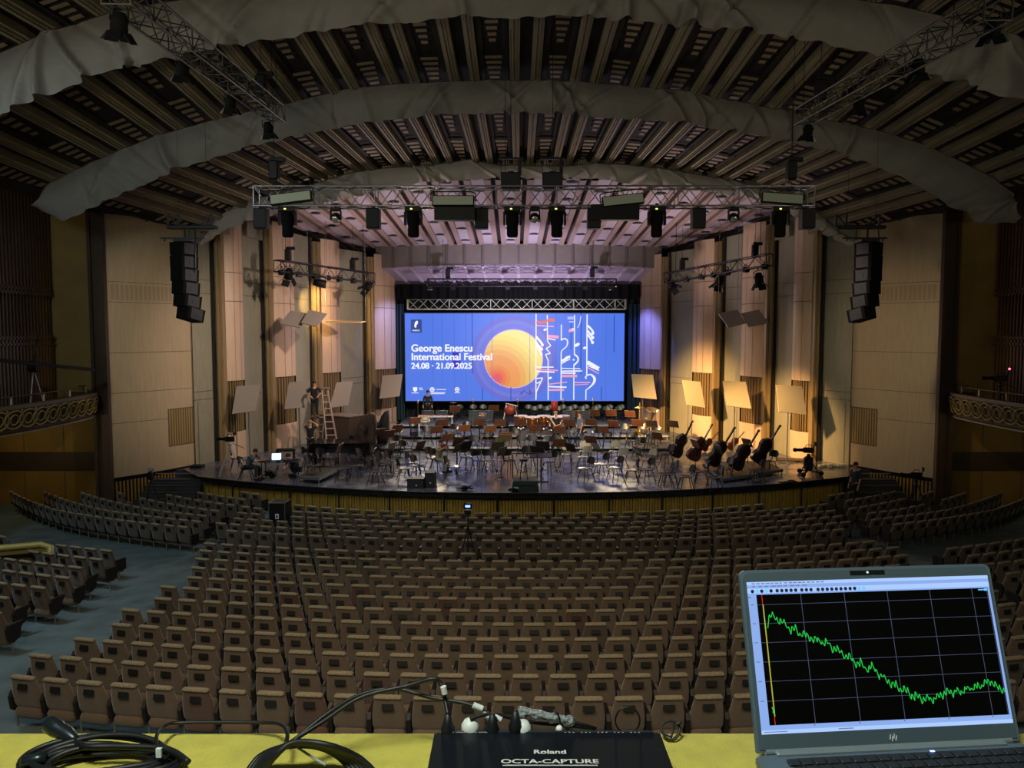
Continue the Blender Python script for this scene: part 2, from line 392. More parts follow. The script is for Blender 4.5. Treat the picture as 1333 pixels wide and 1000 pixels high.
S27 = [(-17.4, 11.8)] + sect(B2T[3:-5:2], 26.7, .3) + [(18.3, 11.8)]
S20 = [(-18.0, 12.2)] + sect(B1T[2:-3:2], 20.2, .35) + [(18.9, 12.2)]
S10 = [(-18.2, 12.2), (-13, 14.2), (-8, 15.6), (0.45, 16.5), (9, 15.6), (14, 14.2), (19.1, 12.2)]
def smooth_sec(pts, n=144):
    r = resample(pts, n)
    for _ in range(14): r = [r[0]] + [(r[i - 1] + r[i] * 2 + r[i + 1]) / 4 for i in range(1, n)] + [r[-1]]
    return resample([tuple(p) for p in r], n)
SECS = [(34.0, smooth_sec(S34)), (26.8, smooth_sec(S27)), (20.2, smooth_sec(S20)), (9.0, smooth_sec(S10))]
def ceil(u, Y, drop=0):
    for (ya, sa), (yb, sb) in zip(SECS, SECS[1:]):
        if Y >= yb or yb == 9.0:
            t = (ya - Y) / (ya - yb); k = min(max(u, 0), 1) * 144; i = min(int(k), 143); f = k - i
            pa = sa[i].lerp(sa[i + 1], f); pb = sb[i].lerp(sb[i + 1], f); q = pa.lerp(pb, t)
            da = (sa[i + 1] - sa[i]).lerp(sb[i + 1] - sb[i], t); n = Vector((da.y, -da.x)).normalized()
            q = q + n * drop
            return Vector((q.x, Y, q.y))
CDARK = mat('ceiling_dark', '1c1812', .8, noise=.3, nscale=2)
CRIB = mat('ceiling_rib', '8d8268', .6, noise=.12, nscale=3, stretch=(3, .4, 3))
CLOUV = mat('ceiling_louvre', '85755a', .6, noise=.15, nscale=5)
b = MB(); b.grid(lambda u, v: tuple(ceil(u, 34 - 24 * v)), 144, 12)
NU = 18
b.m = 1
YS = [34.0, 31.5, 29, 26.8, 23.5, 20.2, 16, 12, 10]
def rib(u0, u1, h, m, fl=0):
    b.m = m
    for ya, yb in zip(YS, YS[1:]):
        q = [ceil(u0, ya, h), ceil(u1, ya, h), ceil(u1, yb, h), ceil(u0, yb, h)]; k = [ceil(u0, ya), ceil(u1, ya), ceil(u1, yb), ceil(u0, yb)]
        b.add(q + k, [(0, 1, 2, 3), (0, 3, 7, 4), (1, 5, 6, 2)])
for i in range(-1, NU + 1):
    s = (i - .25) / NU
    for a, c in ((0, .155), (.345, .50)):
        u0, u1 = s + a / NU, s + c / NU
        if u0 > .01 and u1 < .99:
            rib(u0, u1, .30, 1); w_ = u1 - u0
            rib(u0 + w_ * .30, u0 + w_ * .38, .36, 1); rib(u0 + w_ * .62, u0 + w_ * .7, .36, 1)
    u0, u1 = s + .5 / NU, s + 1.0 / NU
    if u0 < .01 or u1 > .99: continue
    rib(u0 + .02 / NU, u0 + .10 / NU, .12, 0); rib(u1 - .10 / NU, u1 - .02 / NU, .12, 0)
    y = 33.6; k = 0
    while y > 14:
        k += 1
        if k % 9 < 7:
            tap = .10 * (1 - (k % 9) / 7)
            a, c = u0 + (.10 + tap) / NU, u1 - (.10 + tap) / NU; b.m = 2
            q = [ceil(a, y, .13), ceil(c, y, .13), ceil(c, y - .19, .13), ceil(a, y - .19, .13)]
            b.add(q, [(0, 1, 2, 3)])
        elif k % 9 == 7:
            b.m = 0; b.add([ceil(u0, y, .17), ceil(u1, y, .17), ceil(u1, y - .06, .17), ceil(u0, y - .06, .17)], [(0, 1, 2, 3)])
        y -= .36
# riser band just before the stage mouth, small vertical flutes
b.m = 1
for i in range(150):
    u = .2 + .6 * i / 150; q = ceil(u, 34.0, .0); b.box(q + Vector((0, .05, -.25)), (.09, .08, .5))
b.build('ceiling', [CDARK, CRIB, CLOUV])['kind'] = 'structure'

# ---------------- stage ceiling ----------------
SPAN = mat('shell_panel', 'a096a0', .5, noise=.05, nscale=2)
STAN = mat('shell_rib', '8a7670', .55, noise=.06, nscale=2)
SGAP = mat('shell_gap', '1a1212', .8)
def sc(x, Y, drop=0):            # x in back-edge metres from the centre line
    t = (46.6 - Y) / 12.8; z = 11.75 + 1.75 * t - .004 * x * x * t - .0008 * x * x
    return Vector((XC + x * (1 + .11 * t), Y, z - drop))
b = MB(); b.m = 2; b.grid(lambda u, v: tuple(sc(-14 + 28 * u, 46.6 - 12.8 * v, -.25)), 22, 6)
UW = 1.255
for i in range(-11, 11):
    x = i * UW + .0
    for a, c, h, m in ((.16, .37, 0, 1), (.37, .79, .06, 0), (.79, 1.0, 0, 1)):
        b.m = m
        for k in range(8):
            ya, yb = 46.6 - 1.6 * k, 45.0 - 1.6 * k
            q = [sc(x + a * UW, ya, -h), sc(x + c * UW, ya, -h), sc(x + c * UW, yb, -h), sc(x + a * UW, yb, -h)]
            b.add(q + [p + Vector((0, 0, .3)) for p in q], [(0, 1, 2, 3), (0, 3, 7, 4), (1, 5, 6, 2), (0, 4, 5, 1)])
    # recessed round lamp holes, two staggered rows
    for j in range(5):
        Yh = 45.4 - 2.5 * j - (1.2 if i % 2 else 0)
        if Yh < 34: continue
        p = sc(x + .58 * UW, Yh, -.05); b.m = 3; b.lathe([(.27, .0), (.26, -.02), (.21, -.012), (.20, .1)], 14, p)
        b.m = 2; b.lathe([(.208, -.014), (.206, -.016)], 14, p)
b.build('ceiling_stage', [SPAN, STAN, SGAP, mat('lamp_ring', '4a3c3c', .5)])['kind'] = 'structure'
# header box above the screen
HF = mat('header_face', '5e564f', .6, noise=.06, nscale=3); HU = mat('header_soffit', '9a8c9c', .5)
b = MB()
def hx(px, Y): return P(px, 430, Y).x
def hdr(t, k):   # t across, k: 0 top,1 lip,2 lower back
    bow = .35 * math.sin(PI * t)
    if k == 0: return Vector((hx(490 + 370 * t, 45.4), 45.4 - bow, 12.0))
    if k == 1: return Vector((hx(490 + 370 * t, 45.4), 45.4 - bow, 10.62 + .22 * math.sin(PI * t)))
    return Vector((hx(516 + 318 * t, 47.2), 47.2 - bow * .5, 9.72))
N = 32
for i in range(N):
    a, c = i / N, (i + 1) / N
    b.m = 0; b.add([hdr(a, 0), hdr(c, 0), hdr(c, 1), hdr(a, 1)], [(0, 1, 2, 3)])
    b.m = 1; b.add([hdr(a, 1), hdr(c, 1), hdr(c, 2), hdr(a, 2)], [(0, 1, 2, 3)])
for i in range(1, 16):
    t = i / 16
    b.m = 2; b.bar(hdr(t, 0) - Vector((0, .04, 0)), hdr(t, 1) - Vector((0, .04, 0)), .12, .1)
    b.m = 3; b.bar(hdr(t, 1) - Vector((0, .02, .06)), hdr(t, 2) - Vector((0, .02, .06)), .16, .12)
b.m = 0
for s_ in (0, 1): b.add([hdr(s_, 0), hdr(s_, 1), hdr(s_, 2), hdr(s_, 2) + Vector((0, 0, 2.5))], [(0, 1, 2, 3)])
b.build('trim_1', [HF, HU, mat('header_rib', '4a433e', .6), mat('soffit_rib', 'b4a6b6', .5)])['kind'] = 'structure'

# ---------------- stage platform ----------------
STZ = 1.1
def lip_y(x): r = 28.6; c = 27.4 + r; return c - math.sqrt(max(r * r - (x - XC) ** 2, 1))
m = bpy.data.materials.new('stage_floor_black'); m.use_nodes = True; nt = m.node_tree; pb = nt.nodes['Principled BSDF']
tc = nt.nodes.new('ShaderNodeTexCoord'); br = nt.nodes.new('ShaderNodeTexBrick'); br.inputs['Scale'].default_value = 1
for k_, v_ in (('Brick Width', 2.0), ('Row Height', 1.0), ('Mortar Size', .012)): br.inputs[k_].default_value = v_
br.inputs['Color1'].default_value = (.10, .10, .115, 1); br.inputs['Color2'].default_value = (.08, .08, .095, 1); br.inputs['Mortar'].default_value = (.015, .015, .018, 1)
nz = nt.nodes.new('ShaderNodeTexNoise'); nz.inputs['Scale'].default_value = 1.3; nz.inputs['Detail'].default_value = 6
mr = nt.nodes.new('ShaderNodeMapRange'); mr.inputs['From Min'].default_value = .3; mr.inputs['From Max'].default_value = .7; mr.inputs['To Min'].default_value = .14; mr.inputs['To Max'].default_value = .36
nt.links.new(tc.outputs['Object'], br.inputs['Vector']); nt.links.new(br.outputs['Color'], pb.inputs['Base Color'])
nt.links.new(tc.outputs['Object'], nz.inputs['Vector']); nt.links.new(nz.outputs['Fac'], mr.inputs['Value']); nt.links.new(mr.outputs[0], pb.inputs['Roughness'])
STAGEM = m
XL, XR = -12.55, 13.45
b = MB()
n = 48; vs = [(XL + (XR - XL) * i / n, lip_y(XL + (XR - XL) * i / n), STZ) for i in range(n + 1)]
b.add(vs + [(15.6, 33.3, STZ), (15.6, 49, STZ), (-14.7, 49, STZ), (-14.7, 33.3, STZ)], [tuple(range(n + 5))])
b.m = 1
for i in range(n):
    a, c = Vector(vs[i]), Vector(vs[i + 1]); z = Vector((0, 0, 1))
    b.add([a, c, c - z * .16, a - z * .16], [(3, 2, 1, 0)])
b.build('floor_stage', [STAGEM, mat('stage_lip', '0d0f12', .35)])['kind'] = 'structure'
# fascia of mustard slats, set back under the lip
b = MB(); LEN = 120
for i in range(LEN * 2):
    x = XL + .1 + (XR - XL - .2) * i / (LEN * 2); y = lip_y(x) + .55
    b.m = 0; b.box((x, y, .42), (.085, .06 + .05 * ((i * 7) % 3), 1.04))
for i in range(60):
    x0 = XL + (XR - XL) * i / 60; x1 = XL + (XR - XL) * (i + 1) / 60
    b.m = 1; b.add([(x0, lip_y(x0) + .62, -.1), (x1, lip_y(x1) + .62, -.1), (x1, lip_y(x1) + .62, 1.0), (x0, lip_y(x0) + .62, 1.0)], [(0, 1, 2, 3)])
    b.m = 2; b.add([(x0, lip_y(x0) + .4, .78), (x1, lip_y(x1) + .4, .78), (x1, lip_y(x1) + .4, .82), (x0, lip_y(x0) + .4, .82)], [(0, 1, 2, 3)])
b.m = 1
for x in (XL, XR): b.box((x, (lip_y(x) + 33.3) / 2 + .3, .5), (.12, 33.3 - lip_y(x) - .4, 1.0))
b.build('wall_stage_front', [mat('fascia_slat', '9a7c2a', .5, noise=.2, nscale=3), mat('fascia_wall', '6e6420', .6), mat('fascia_rail', '2f4a38', .4)])['kind'] = 'structure'
# side steps from the hall up to the stage
def steps(sgn, nm):
    X = (lambda x: x) if sgn < 0 else mir
    b = MB()
    for i in range(6):
        z = STZ * (i + 1) / 6.0 - .01
        b.m = 0; b.box((X(-13.7), 30.4 + i * .42 + 1.0, z - .25 + .0), (2.2, 2.4, .5)) if i == 5 else b.box((X(-13.7), 29.6 + i * .42, z / 2), (2.2, .43, z))
        b.m = 1; b.box((X(-13.7), 29.4 + i * .42, z - .01), (2.2, .03, .03))
    b.build(nm, [mat('step_dark', '2e2e30', .6), mat('step_nosing', '6a6a66', .5)])['kind'] = 'structure'
steps(-1, 'floor_steps'); steps(1, 'floor_steps')
# ================= cloth canopies =================
def canopy(top, bot, Y, label, seed, folds, mt=CLOTH):
    rnd = random.Random(seed); t = resample(top, 220); b_ = resample(bot, 220)
    ph = [(rnd.uniform(0, 1), rnd.uniform(.0018, .006), rnd.uniform(.10, .34) * rnd.choice((1, 1, -.6)), rnd.uniform(-.05, .05)) for _ in range(folds)]
    T = [P(p[0], p[1], Y) for p in t]; B = [P(p[0], p[1], Y) for p in b_]
    def fn(u, v):
        i = min(int(u * 220), 219); f = u * 220 - i
        a = T[i].lerp(T[i + 1], f); c = B[i].lerp(B[i + 1], f); p = a.lerp(c, v)
        y = -.22 * math.sin(PI * v)
        for c0, wd, am, sl in ph:
            d = (u - c0 - sl * v) / wd; y += -am * math.exp(-d * d) * (.35 + .65 * v)
        y += .03 * math.sin(u * 190 + 3 * v) * v
        z = (.018 * math.sin(u * 330 + seed) + .014 * math.sin(u * 173)) * v ** 4
        return (p.x, p.y + y, p.z + z)
    m = MB(); m.grid(fn, 700, 12)
    m.m = 1; m.tube([Vector(fn(i / 200, 0)) + Vector((0, .03, .0)) for i in range(201)], .045, 6)
    return tag(m.build('fabric_canopy', [mt, mat('canopy_pipe', '5c564c', .5, .3)]), label, 'canopy')
canopy(B1T, B1B, 20.0, 'grey cloth band slung across the ceiling, the highest and widest of the three', 3, 46)
canopy(B2T, B2B, 26.5, 'grey cloth band arching across the ceiling, middle one of the three', 8, 52)
canopy(B3T, B3B, 33.5, 'brightly lit gathered cloth band over the stage mouth, lowest of the three', 5, 60, mat('canopy_lit_tone', 'aaa398', .8, bump=.5, bscale=2.2))  # lighter cloth colour stands in for truss light on this band

# ================= trusses =================
def truss(name, label, A, B, w, h, step, mt=ALU, r=.026, cords=4, parent=None):
    A, B = Vector(A), Vector(B); d = (B - A); L = d.length; d.normalize()
    s = d.cross(Vector((0, 0, 1))).normalized() * w / 2; up = s.cross(d).normalized() * h / 2
    if up.z < 0: up = -up
    m = MB(); cs = [s + up, -s + up, -s - up, s - up]
    for c in cs: m.cyl(A + c, B + c, r, n=6)
    n = max(2, round(L / step))
    for i in range(n):
        p, q = A + d * L * i / n, A + d * L * (i + 1) / n
        for j in range(4):
            a, c = cs[j], cs[(j + 1) % 4]
            m.cyl(p + (a if i % 2 else c), q + (c if i % 2 else a), r * .55, n=4, caps=False)
        if i % 4 == 0:
            for j in range(4): m.cyl(p + cs[j], p + cs[(j + 1) % 4], r * .6, n=4, caps=False)
    for e in (A, B):
        for j in range(4): m.cyl(e + cs[j], e + cs[(j + 1) % 4], r * .8, n=5)
    return tag(m.build(name, mt, parent), label, 'truss')
def sz_(y): return 11.75 + 1.75 * (46.6 - y) / 12.8 + .1
def chain(a, b, label, grp, r=.008):
    m = MB(); a = Vector(a); m.cyl((0, 0, 0), Vector(b) - a, r, n=5); tag(m.build('hoist_chain', STEEL, None, a), 'thin hoist chain ' + label, 'chain', grp)
TA, TB = P(334, 257, 22), P(1056, 257, 22)
truss('lighting_truss', 'long aluminium box truss hung across the stage mouth above the lamps', TA, TB, .52, .54, .42)
for x, l_ in ((357, 'at the ladder end'), (658, 'at the middle'), (1030, 'at the amber end')):
    p = P(x, 245, 22); chain(p, (p.x, 22, 15.4), 'rising from the long front truss ' + l_, 'hoist chains of the long truss')
LTA, LTB = P(360, 148, 20.5), P(150, -14, 11.5); RTA, RTB = P(1045, 152, 20.5), P(1300, 8, 12.0)
truss('ceiling_truss', 'slender ceiling truss above the side with the yellow rail', LTA, LTB, .42, .40, .42, mat('dull_alu', '5d5c58', .45, .7), .022)
truss('ceiling_truss', 'slender truss under the ceiling above the laptop side of the hall', RTA, RTB, .42, .40, .42, mat('dull_alu', '5d5c58', .45, .7), .022)
for (p, z_), l_ in zip(((LTA, 15.6), (RTA, 15.6), (LTA.lerp(LTB, .85), 15.7), (RTA.lerp(RTB, .85), 15.7)), ('stage end of the slender truss, yellow rail side', 'stage end of the slender truss, laptop side', 'audience end of the slender truss, yellow rail side', 'audience end of the slender truss, laptop side')):
    chain(p, (p.x, p.y, z_), 'at the ' + l_, 'hoist chains of the slender trusses')
SLA, SLB = P(361, 346, 34.6), P(484, 362, 41.0)
SRA, SRB = P(1002, 338, 34.4), P(868, 362, 41.0)
truss('side_truss', 'short dark lamp truss in front of the pinkish shell wall by the ladder', SLA, SLB, .4, .5, .55, STEEL, .03)
truss('side_truss', 'short dark lamp truss in front of the amber shell wall over the basses', SRA, SRB, .4, .5, .55, STEEL, .03)
for a, c, n_ in ((SLA, SLB, 'pinkish'), (SRA, SRB, 'amber')):
    for t, l_ in ((.08, 'audience'), (.9, 'screen')): p = a.lerp(c, t); chain(p, (p.x, p.y, sz_(p.y)), 'at the %s end of the short truss by the %s wall' % (l_, n_), 'hoist chains of the short trusses', .015)
TRW = mat('painted_truss', 'b9bd9f', .5, .2)
truss('screen_truss', 'pale box truss right above the projection screen', P(531, 396, 46.7), P(814, 396, 46.7), .5, .62, .62, TRW, .035)
truss('back_truss', 'dark lamp truss hanging in front of the curved header', P(557, 368, 44.0), P(802, 368, 44.0), .4, .42, .5, STEEL, .03)
for x, l_ in ((577, 'ladder'), (772, 'tuba')): p = P(x, 366, 44); chain(p, (p.x, p.y, sz_(44)), 'before the header on the %s side' % l_, 'hoist chains of the back truss', .015)

# ================= lamps =================
def moving_head():
    t = thing('moving_head_light', 'x', 'stage light')
    m = MB(); m.bbox((0, 0, -.10), (.38, .30, .14), .02); m.box((0, 0, .0), (.06, .06, .12)); m.build('base', BLACK, t)
    m = MB()
    for s in (-1, 1): m.bbox((s * .19, 0, -.32), (.05, .14, .34), .015)
    m.bbox((0, 0, -.19), (.40, .14, .05), .01); m.build('yoke', BLACK, t)
    m = MB(); m.lathe([(.06, -.14), (.14, -.18), (.155, -.30), (.15, -.46), (.13, -.50), (.135, -.72), (.115, -.78), (.10, -.78), (.09, -.74)], 14)
    for k in range(5): m.lathe([(.158, -.22 - k * .04), (.158, -.235 - k * .04)], 14)
    m.build('lamp_head', BLACKM, t)
    m = MB(); m.lathe([(.09, -.745), (.05, -.765), (.001, -.77)], 12); m.build('lens', mat('lens_glass', '3a4250', .1, .3), t)
    m = MB(); m.box((-.03, -.155, -.10), (.05, .012, .03)); m.build('display', mat('display_glow', 'd8e070', .4, emit=1.0), t)
    return Once(t)
mh = moving_head()
for x, y, yaw, lb in ((374, 268, .1, 'at the ladder end of the long truss'), (538, 268, .0, 'on the long truss between the ladder side and the box speakers'), (667, 268, 0, 'mid truss, under the first of two top speakers'), (725, 268, 0, 'mid truss, under the second of two top speakers'), (855, 268, 0, 'on the long truss just past the black speaker cluster'), (1016, 268, -.1, 'near the amber end of the long truss')):
    p = P(x, y, 21.95); o = mh(p, yaw, 'black moving head lamp ' + lb, 'moving head lamps on the long truss'); o.scale = (1.2, 1.2, 1.12)
def small_head():
    t = thing('beam_light', 'x', 'stage light')
    m = MB(); m.bbox((0, 0, -.05), (.26, .2, .10), .015); m.box((0, 0, .02), (.05, .05, .1)); m.build('base', BLACK, t)
    m = MB()
    for s in (-1, 1): m.bbox((s * .14, 0, -.22), (.04, .1, .28), .01)
    m.box((0, 0, -.095), (.3, .08, .03))
    m.build('yoke', BLACK, t)
    m = MB(); m.ball((0, 0, -.29), .14, 12, (1, .9, 1.05)); m.build('lamp_head', BLACK, t)
    m = MB(); m.lathe([(.10, .12), (.09, .135), (.02, .14)], 12, (0, 0, -.29), (0, -1, -.6)); m.build('lens', mat('bright_lens', 'c8c4b8', .12, .7), t)
    return Once(t)
sh = small_head()
for x, lb in ((437, 'round shiny beam lamp between the first white panel lamp and a box speaker'), (696, 'round beam lamp with a shiny lens in the very middle of the long truss'), (955, 'round beam lamp with a shiny lens, next to the box speaker over the amber side')):
    sh(P(x, 270, 21.95), 0, lb, 'beam lamps on the long truss')
def box_speaker(name, w, d, h, lab, cat='speaker', grille=True):
    t = thing(name, lab, cat)
    m = MB(); m.bbox((0, 0, -h / 2), (w, d, h), .02); m.build('cabinet', BLACK, t)
    m = MB(); m.box((0, -d / 2 - .006, -h / 2), (w * .92, .014, h * .9))
    m.build('grille', mat('speaker_grille', '111114', .75, bump=.3, bscale=300), t)
    m = MB()
    m.box((0, 0, .05), (w * .3, .04, .03)); m.cyl((0, 0, -.0), (0, 0, .08), .015, n=6); m.build('bracket', STEEL, t)
    return t
bs = Once(box_speaker('truss_speaker', .37, .34, .56, 'x'))
for x, y, lb in ((340, 263, 'at the ladder-side end of the long truss'), (486, 263, 'hung on the long truss between two moving heads'), (627, 265, 'hung beside the level white panel lamp'), (773, 265, 'hung beside the tilted white panel lamp'), (909, 263, 'hung between a moving head and a round beam lamp'), (1051, 263, 'at the amber-side end of the long truss')):
    p = P(x, y, 21.95); p.z = TA.z - .33; bs(p, 0, 'small black box speaker ' + lb, 'box speakers on the long truss')
bt = Once(box_speaker('top_speaker', .56, .45, .46, 'x'))
for x, lb in ((665, 'upright black speaker above the long truss, over the first centre moving head'), (719, 'upright black speaker above the long truss, over the second centre moving head')):
    o = bt(P(x, 226, 22.1), 0, lb, 'speakers standing over the long truss')
m = MB()
for x in (665, 719):
    p = P(x, 226, 22.1); m.bar(p + Vector((-.35, 0, .42)), p + Vector((.35, 0, .42)), .06); m.bar(p + Vector((.25, 0, .42)), p + Vector((.25, 0, 0)), .1); m.bar(p + Vector((-.28, 0, .42)), p + Vector((-.28, 0, -.1)), .02)
    m.cyl(p + Vector((0, 0, .4)), (p.x, p.y, 15.4), .008, n=6); m.ball(p + Vector((-.3, 0, .3)), .05)
tag(m.build('speaker_rigging', STEEL), 'black rigging bars above the two top speakers at the centre of the truss', 'rigging')
def panel_lamp():
    t = thing('panel_lamp', 'x', 'stage light')
    m = MB(); m.bbox((0, 0, 0), (1.16, .14, .30), .02)
    m.build('housing', BLACK, t)
    m = MB(); m.box((0, -.075, 0), (1.10, .012, .24)); m.build('diffuser', mat('pale_diffuser', '9aa08c', .5), t)
    m = MB(); m.tube([(-.62, 0, 0), (-.62, 0, .22), (-.5, 0, .27), (.5, 0, .27), (.62, 0, .22), (.62, 0, 0)], .018, 6); m.build('yoke', STEEL, t)
    return Once(t)
pl = panel_lamp()
for x, y, rz, ry, lb in ((379, 258, 0, -R(7), 'pale panel lamp tilted up at one end, at the ladder end of the long truss'), (590, 262, 0, 0, 'level pale panel lamp over a wide black barn-door box'), (811, 261, 0, -R(6), 'tilted pale panel lamp above the black speaker cluster'), (1018, 259, 0, R(4), 'slightly tilted pale panel lamp at the amber end of the long truss')):
    o = pl(P(x, y, 21.6), 0, lb, 'panel lamps on the long truss'); o.rotation_euler = (R(-8), ry, 0)
m = MB(); m.box((0, 0, 0), (1.12, .3, .36)); o = tag(m.build('barn_door_box', BLACK, None, P(592, 279, 21.7)), 'wide black box hung under the level pale panel lamp', 'box')
m = MB(); m.box((0, 0, 0), (1.34, .3, .42)); o = tag(m.build('speaker_cluster', BLACK, None, P(800, 277, 21.7)), 'wide black box hung under the tilted centre panel lamp', 'box')
# par lamps with barn doors on the side trusses etc.
def par():
    t = thing('barn_door_lamp', 'x', 'stage light')
    m = MB(); m.lathe([(.05, .25), (.14, .22), (.19, .05), (.2, -.25), (.19, -.25), (.17, -.1), (.001, -.05)], 12); m.build('lamp_head', BLACKM, t)
    m = MB()
    for k in range(4):
        a = k * PI / 2; q = Matrix.Rotation(a, 3, 'Z') @ Matrix.Rotation(-.5, 3, 'X'); 
        m.box(Matrix.Rotation(a, 3, 'Z') @ Vector((0, .28, -.38)), (.34, .012, .30), Matrix.Rotation(a, 3, 'Z') @ Matrix.Rotation(.6, 3, 'X'))
    m.build('barn_doors', BLACK, t)
    m = MB(); m.tube([(-.22, 0, 0), (-.22, 0, .3), (0, 0, .36), (.22, 0, .3), (.22, 0, 0)], .02, 6); m.cyl((0, 0, .36), (0, 0, .48), .03, n=6); m.build('yoke', STEEL, t)
    return Once(t)
pr = par(); 
PARS = [(376, 356, 35.2, .5, .3, 'hanging from the ladder-side truss, its nearest'), (480, 372, 40.9,-.5, .6, 'at the screen end of the ladder-side truss'), (873, 370, 40.7, -.5, -.6, 'at the screen end of the truss over the basses'), (937, 365, 37.6, .3, .3, 'in the middle of the truss over the basses'), (988, 362, 35.1, .2, -.2, 'at the audience end of the truss over the basses'),
        (155, 28, 11.6, .3, .2, 'on the slender truss at the top corner of the vomitory side'), (238, 88, 15.2, .3, .2, 'second along the slender truss of the vomitory side'), (300, 132, 18, .3, .1, 'third along the slender truss of the vomitory side'), (349, 166, 20, .3, 0, 'at the stage end of the slender truss of the vomitory side'),
        (1292, 34, 13, .3, -.2, 'at the audience end of the slender truss over the laptop side'), (1195, 86, 15.3, .3, -.2, 'second along the slender truss over the laptop side'), (1118, 134, 18, .3, -.1, 'third along the slender truss over the laptop side'), (1052, 169, 20, .3, 0, 'at the stage end of the slender truss over the laptop side')]
for x, y, Y, rx, rz, lb in PARS:
    o = pr(P(x, y, Y), 0, 'black lamp ' + lb, 'barn door lamps'); o.rotation_euler = (rx, rz, 0)
    if Y < 30: o.scale = (.62, .62, .55)
# small lamps packed along the two side trusses and the back truss
def mini():
    t = thing('flood_lamp', 'x', 'stage light')
    m = MB(); m.bbox((0, 0, -.16), (.28, .22, .24), .03); m.lathe([(.1, -.0), (.13, -.12), (.1, -.14)], 10, (0, -.0, -.16), (0, -1, -.5)); m.build('lamp_head', BLACK, t)
    m = MB(); m.tube([(-.16, 0, -.16), (-.16, 0, .04), (.16, 0, .04), (.16, 0, -.16)], .015, 5); m.cyl((0, 0, .04), (0, 0, .14), .02, n=5); m.build('yoke', STEEL, t)
    return Once(t)
mn = mini()
for a, c, nm in ((SLA, SLB, 'pinkish shell wall'), (SRA, SRB, 'amber shell wall')):
    for k, t in enumerate((.04, .2, .36, .5, .62, .78)):
        p = a.lerp(c, t); p.z -= .12; mn(p, .6 * k, 'small flood lamp on the short truss by the %s, %s from audience' % (nm, nth(k + 1)), 'flood lamps on the short side trusses')
for k, x in enumerate((560, 590, 626, 661, 697, 731, 762, 795)):
    p = P(x, 371, 43.9); mn(p, 0, 'small black flood lamp on the dark truss before the header, %s from the ladder side' % nth(k + 1), 'flood lamps on the back truss')
# frost lamp glowing gold on the ladder-side truss
t = thing('spot_lamp', 'lit golden spot lamp under the short truss by the pinkish shell wall', 'stage light', P(416, 366, 37.3))
m = MB(); m.lathe([(.16, -.3), (.2, 0), (.2, .3), (.18, .32)], 12, (0, 0, -.1), (1, .25, -.2)); m.cyl((0, 0, 0), (0, 0, .35), .02, n=6); m.build('lamp_head', BLACK, t)
m = MB(); m.lathe([(.17, .31), (.001, .325)], 12, (0, 0, -.1), (1, .25, -.2)); m.build('lens', mat('gold_glow', 'ffd890', .4, emit=3), t)
# hoist motors above
def motor():
    t = thing('hoist_motor', 'x', 'hoist')
    m = MB(); m.bbox((0, 0, 0), (.26, .26, .55), .04); m.bbox((.12, 0, .3), (.4, .1, .14), .02); m.build('housing', BLACK, t)
    m = MB(); m.cyl((0, 0, .2), (0, 0, 2.0), .008, n=5); m.build('chain', STEEL, t); return Once(t)
mo = motor()
for x, y, Y, lb in ((357, 222, 22, 'above the ladder end of the long truss'), (1030, 222, 22, 'above the amber end of the long truss'), (583, 356, 44.0, 'in front of the header on the ladder side'), (771, 355, 44.0, 'in front of the header on the tuba side'), (375, 332, 35, 'above the short truss by the pinkish shell wall'), (983, 326, 35, 'above the short truss by the amber shell wall'), (459, 345, 39.6, 'above the screen end of the ladder-side truss'), (888, 345, 39.8, 'above the screen end of the truss over the basses'), (340, 112, 20.5, 'above the slender truss of the vomitory side'), (1068, 118, 20.5, 'above the slender truss of the laptop side')):
    mo(P(x, y, Y), 0, 'black hoist motor ' + lb, 'hoist motors')

# ================= line arrays =================
def line_array(sgn, label):
    X = (lambda x: x) if sgn < 0 else (lambda x: -x)
    base = P(241 if sgn < 0 else 1129, 316, 26.0)
    t = thing('line_array', label, 'speaker', base); t.scale = (.86, 1, 1)
    z = 0; y = 0; ang = 0; x = 0
    for i in range(6):
        ang = (0, 1, 3, 5, 9, 13)[i]; h = .44
        m = MB(); m.at((X(x), y, z), rz=X(-R(28)), rx=R(-ang)).prism([(-.36, -.01), (.36, -.01), (.34, -h + .01), (-.34, -h + .01)][::1], -.42, .30, 'x' if 0 else 'y')
        o = m.build('speaker_box', BLACKM, t)
        m = MB(); m.at((X(x), y, z), rz=X(-R(28)), rx=R(-ang)); m.box((X(.355), -.05, -h / 2), (.02, .5, h * .82)); m.box((X(.37), -.05, -h / 2), (.02, .12, .14))
        m.build('side_plate', mat('side_grey', '2a2a33', .6), o)
        z -= h * math.cos(R(ang)); y += h * math.sin(R(ang)) * .6; x += (0, .01, .03, .05, .10, .12)[i]
    m = MB(); m.bar((-.95, 0, .15), (.75, 0, .15), .05); m.box((0, 0, .06), (.7, .5, .08)); m.cyl((0, 0, .1), (0, 0, .5), .04, n=6)
    for s in (-.8, .6): m.cyl((s, 0, .15), (s, 0, .05), .03, n=5)
    m.build('fly_bar', BLACK, t)
    m = MB(); fx = X(.25)
    m.bbox((fx, .1, .52), (1.9, .3, .12), .02)
    for k in (-.95, -.55, .75): m.bar((fx + k, .1, .5), (fx + k, .1, .95), .07)
    m.bar((fx - .95, .1, .95), (fx - .5, .1, .55), .05); m.bar((fx + .3, .1, .58), (fx + .75, .1, .95), .05)
    m.build('rigging_frame', BLACK, t)
    m = MB(); m.cyl((fx - .5, .1, .5), (fx - .5, .1, 5.0), .006, n=5); m.cyl((fx + .6, .1, .5), (fx + .6, .1, 5.0), .006, n=5); m.tube([(.4, 0, .5), (.45, -.1, -.2), (.38, -.1, -1.0)], .02, 5); m.build('chain', STEEL, t)
line_array(-1, 'curved black line array speaker hung beside the balcony with the long pole')
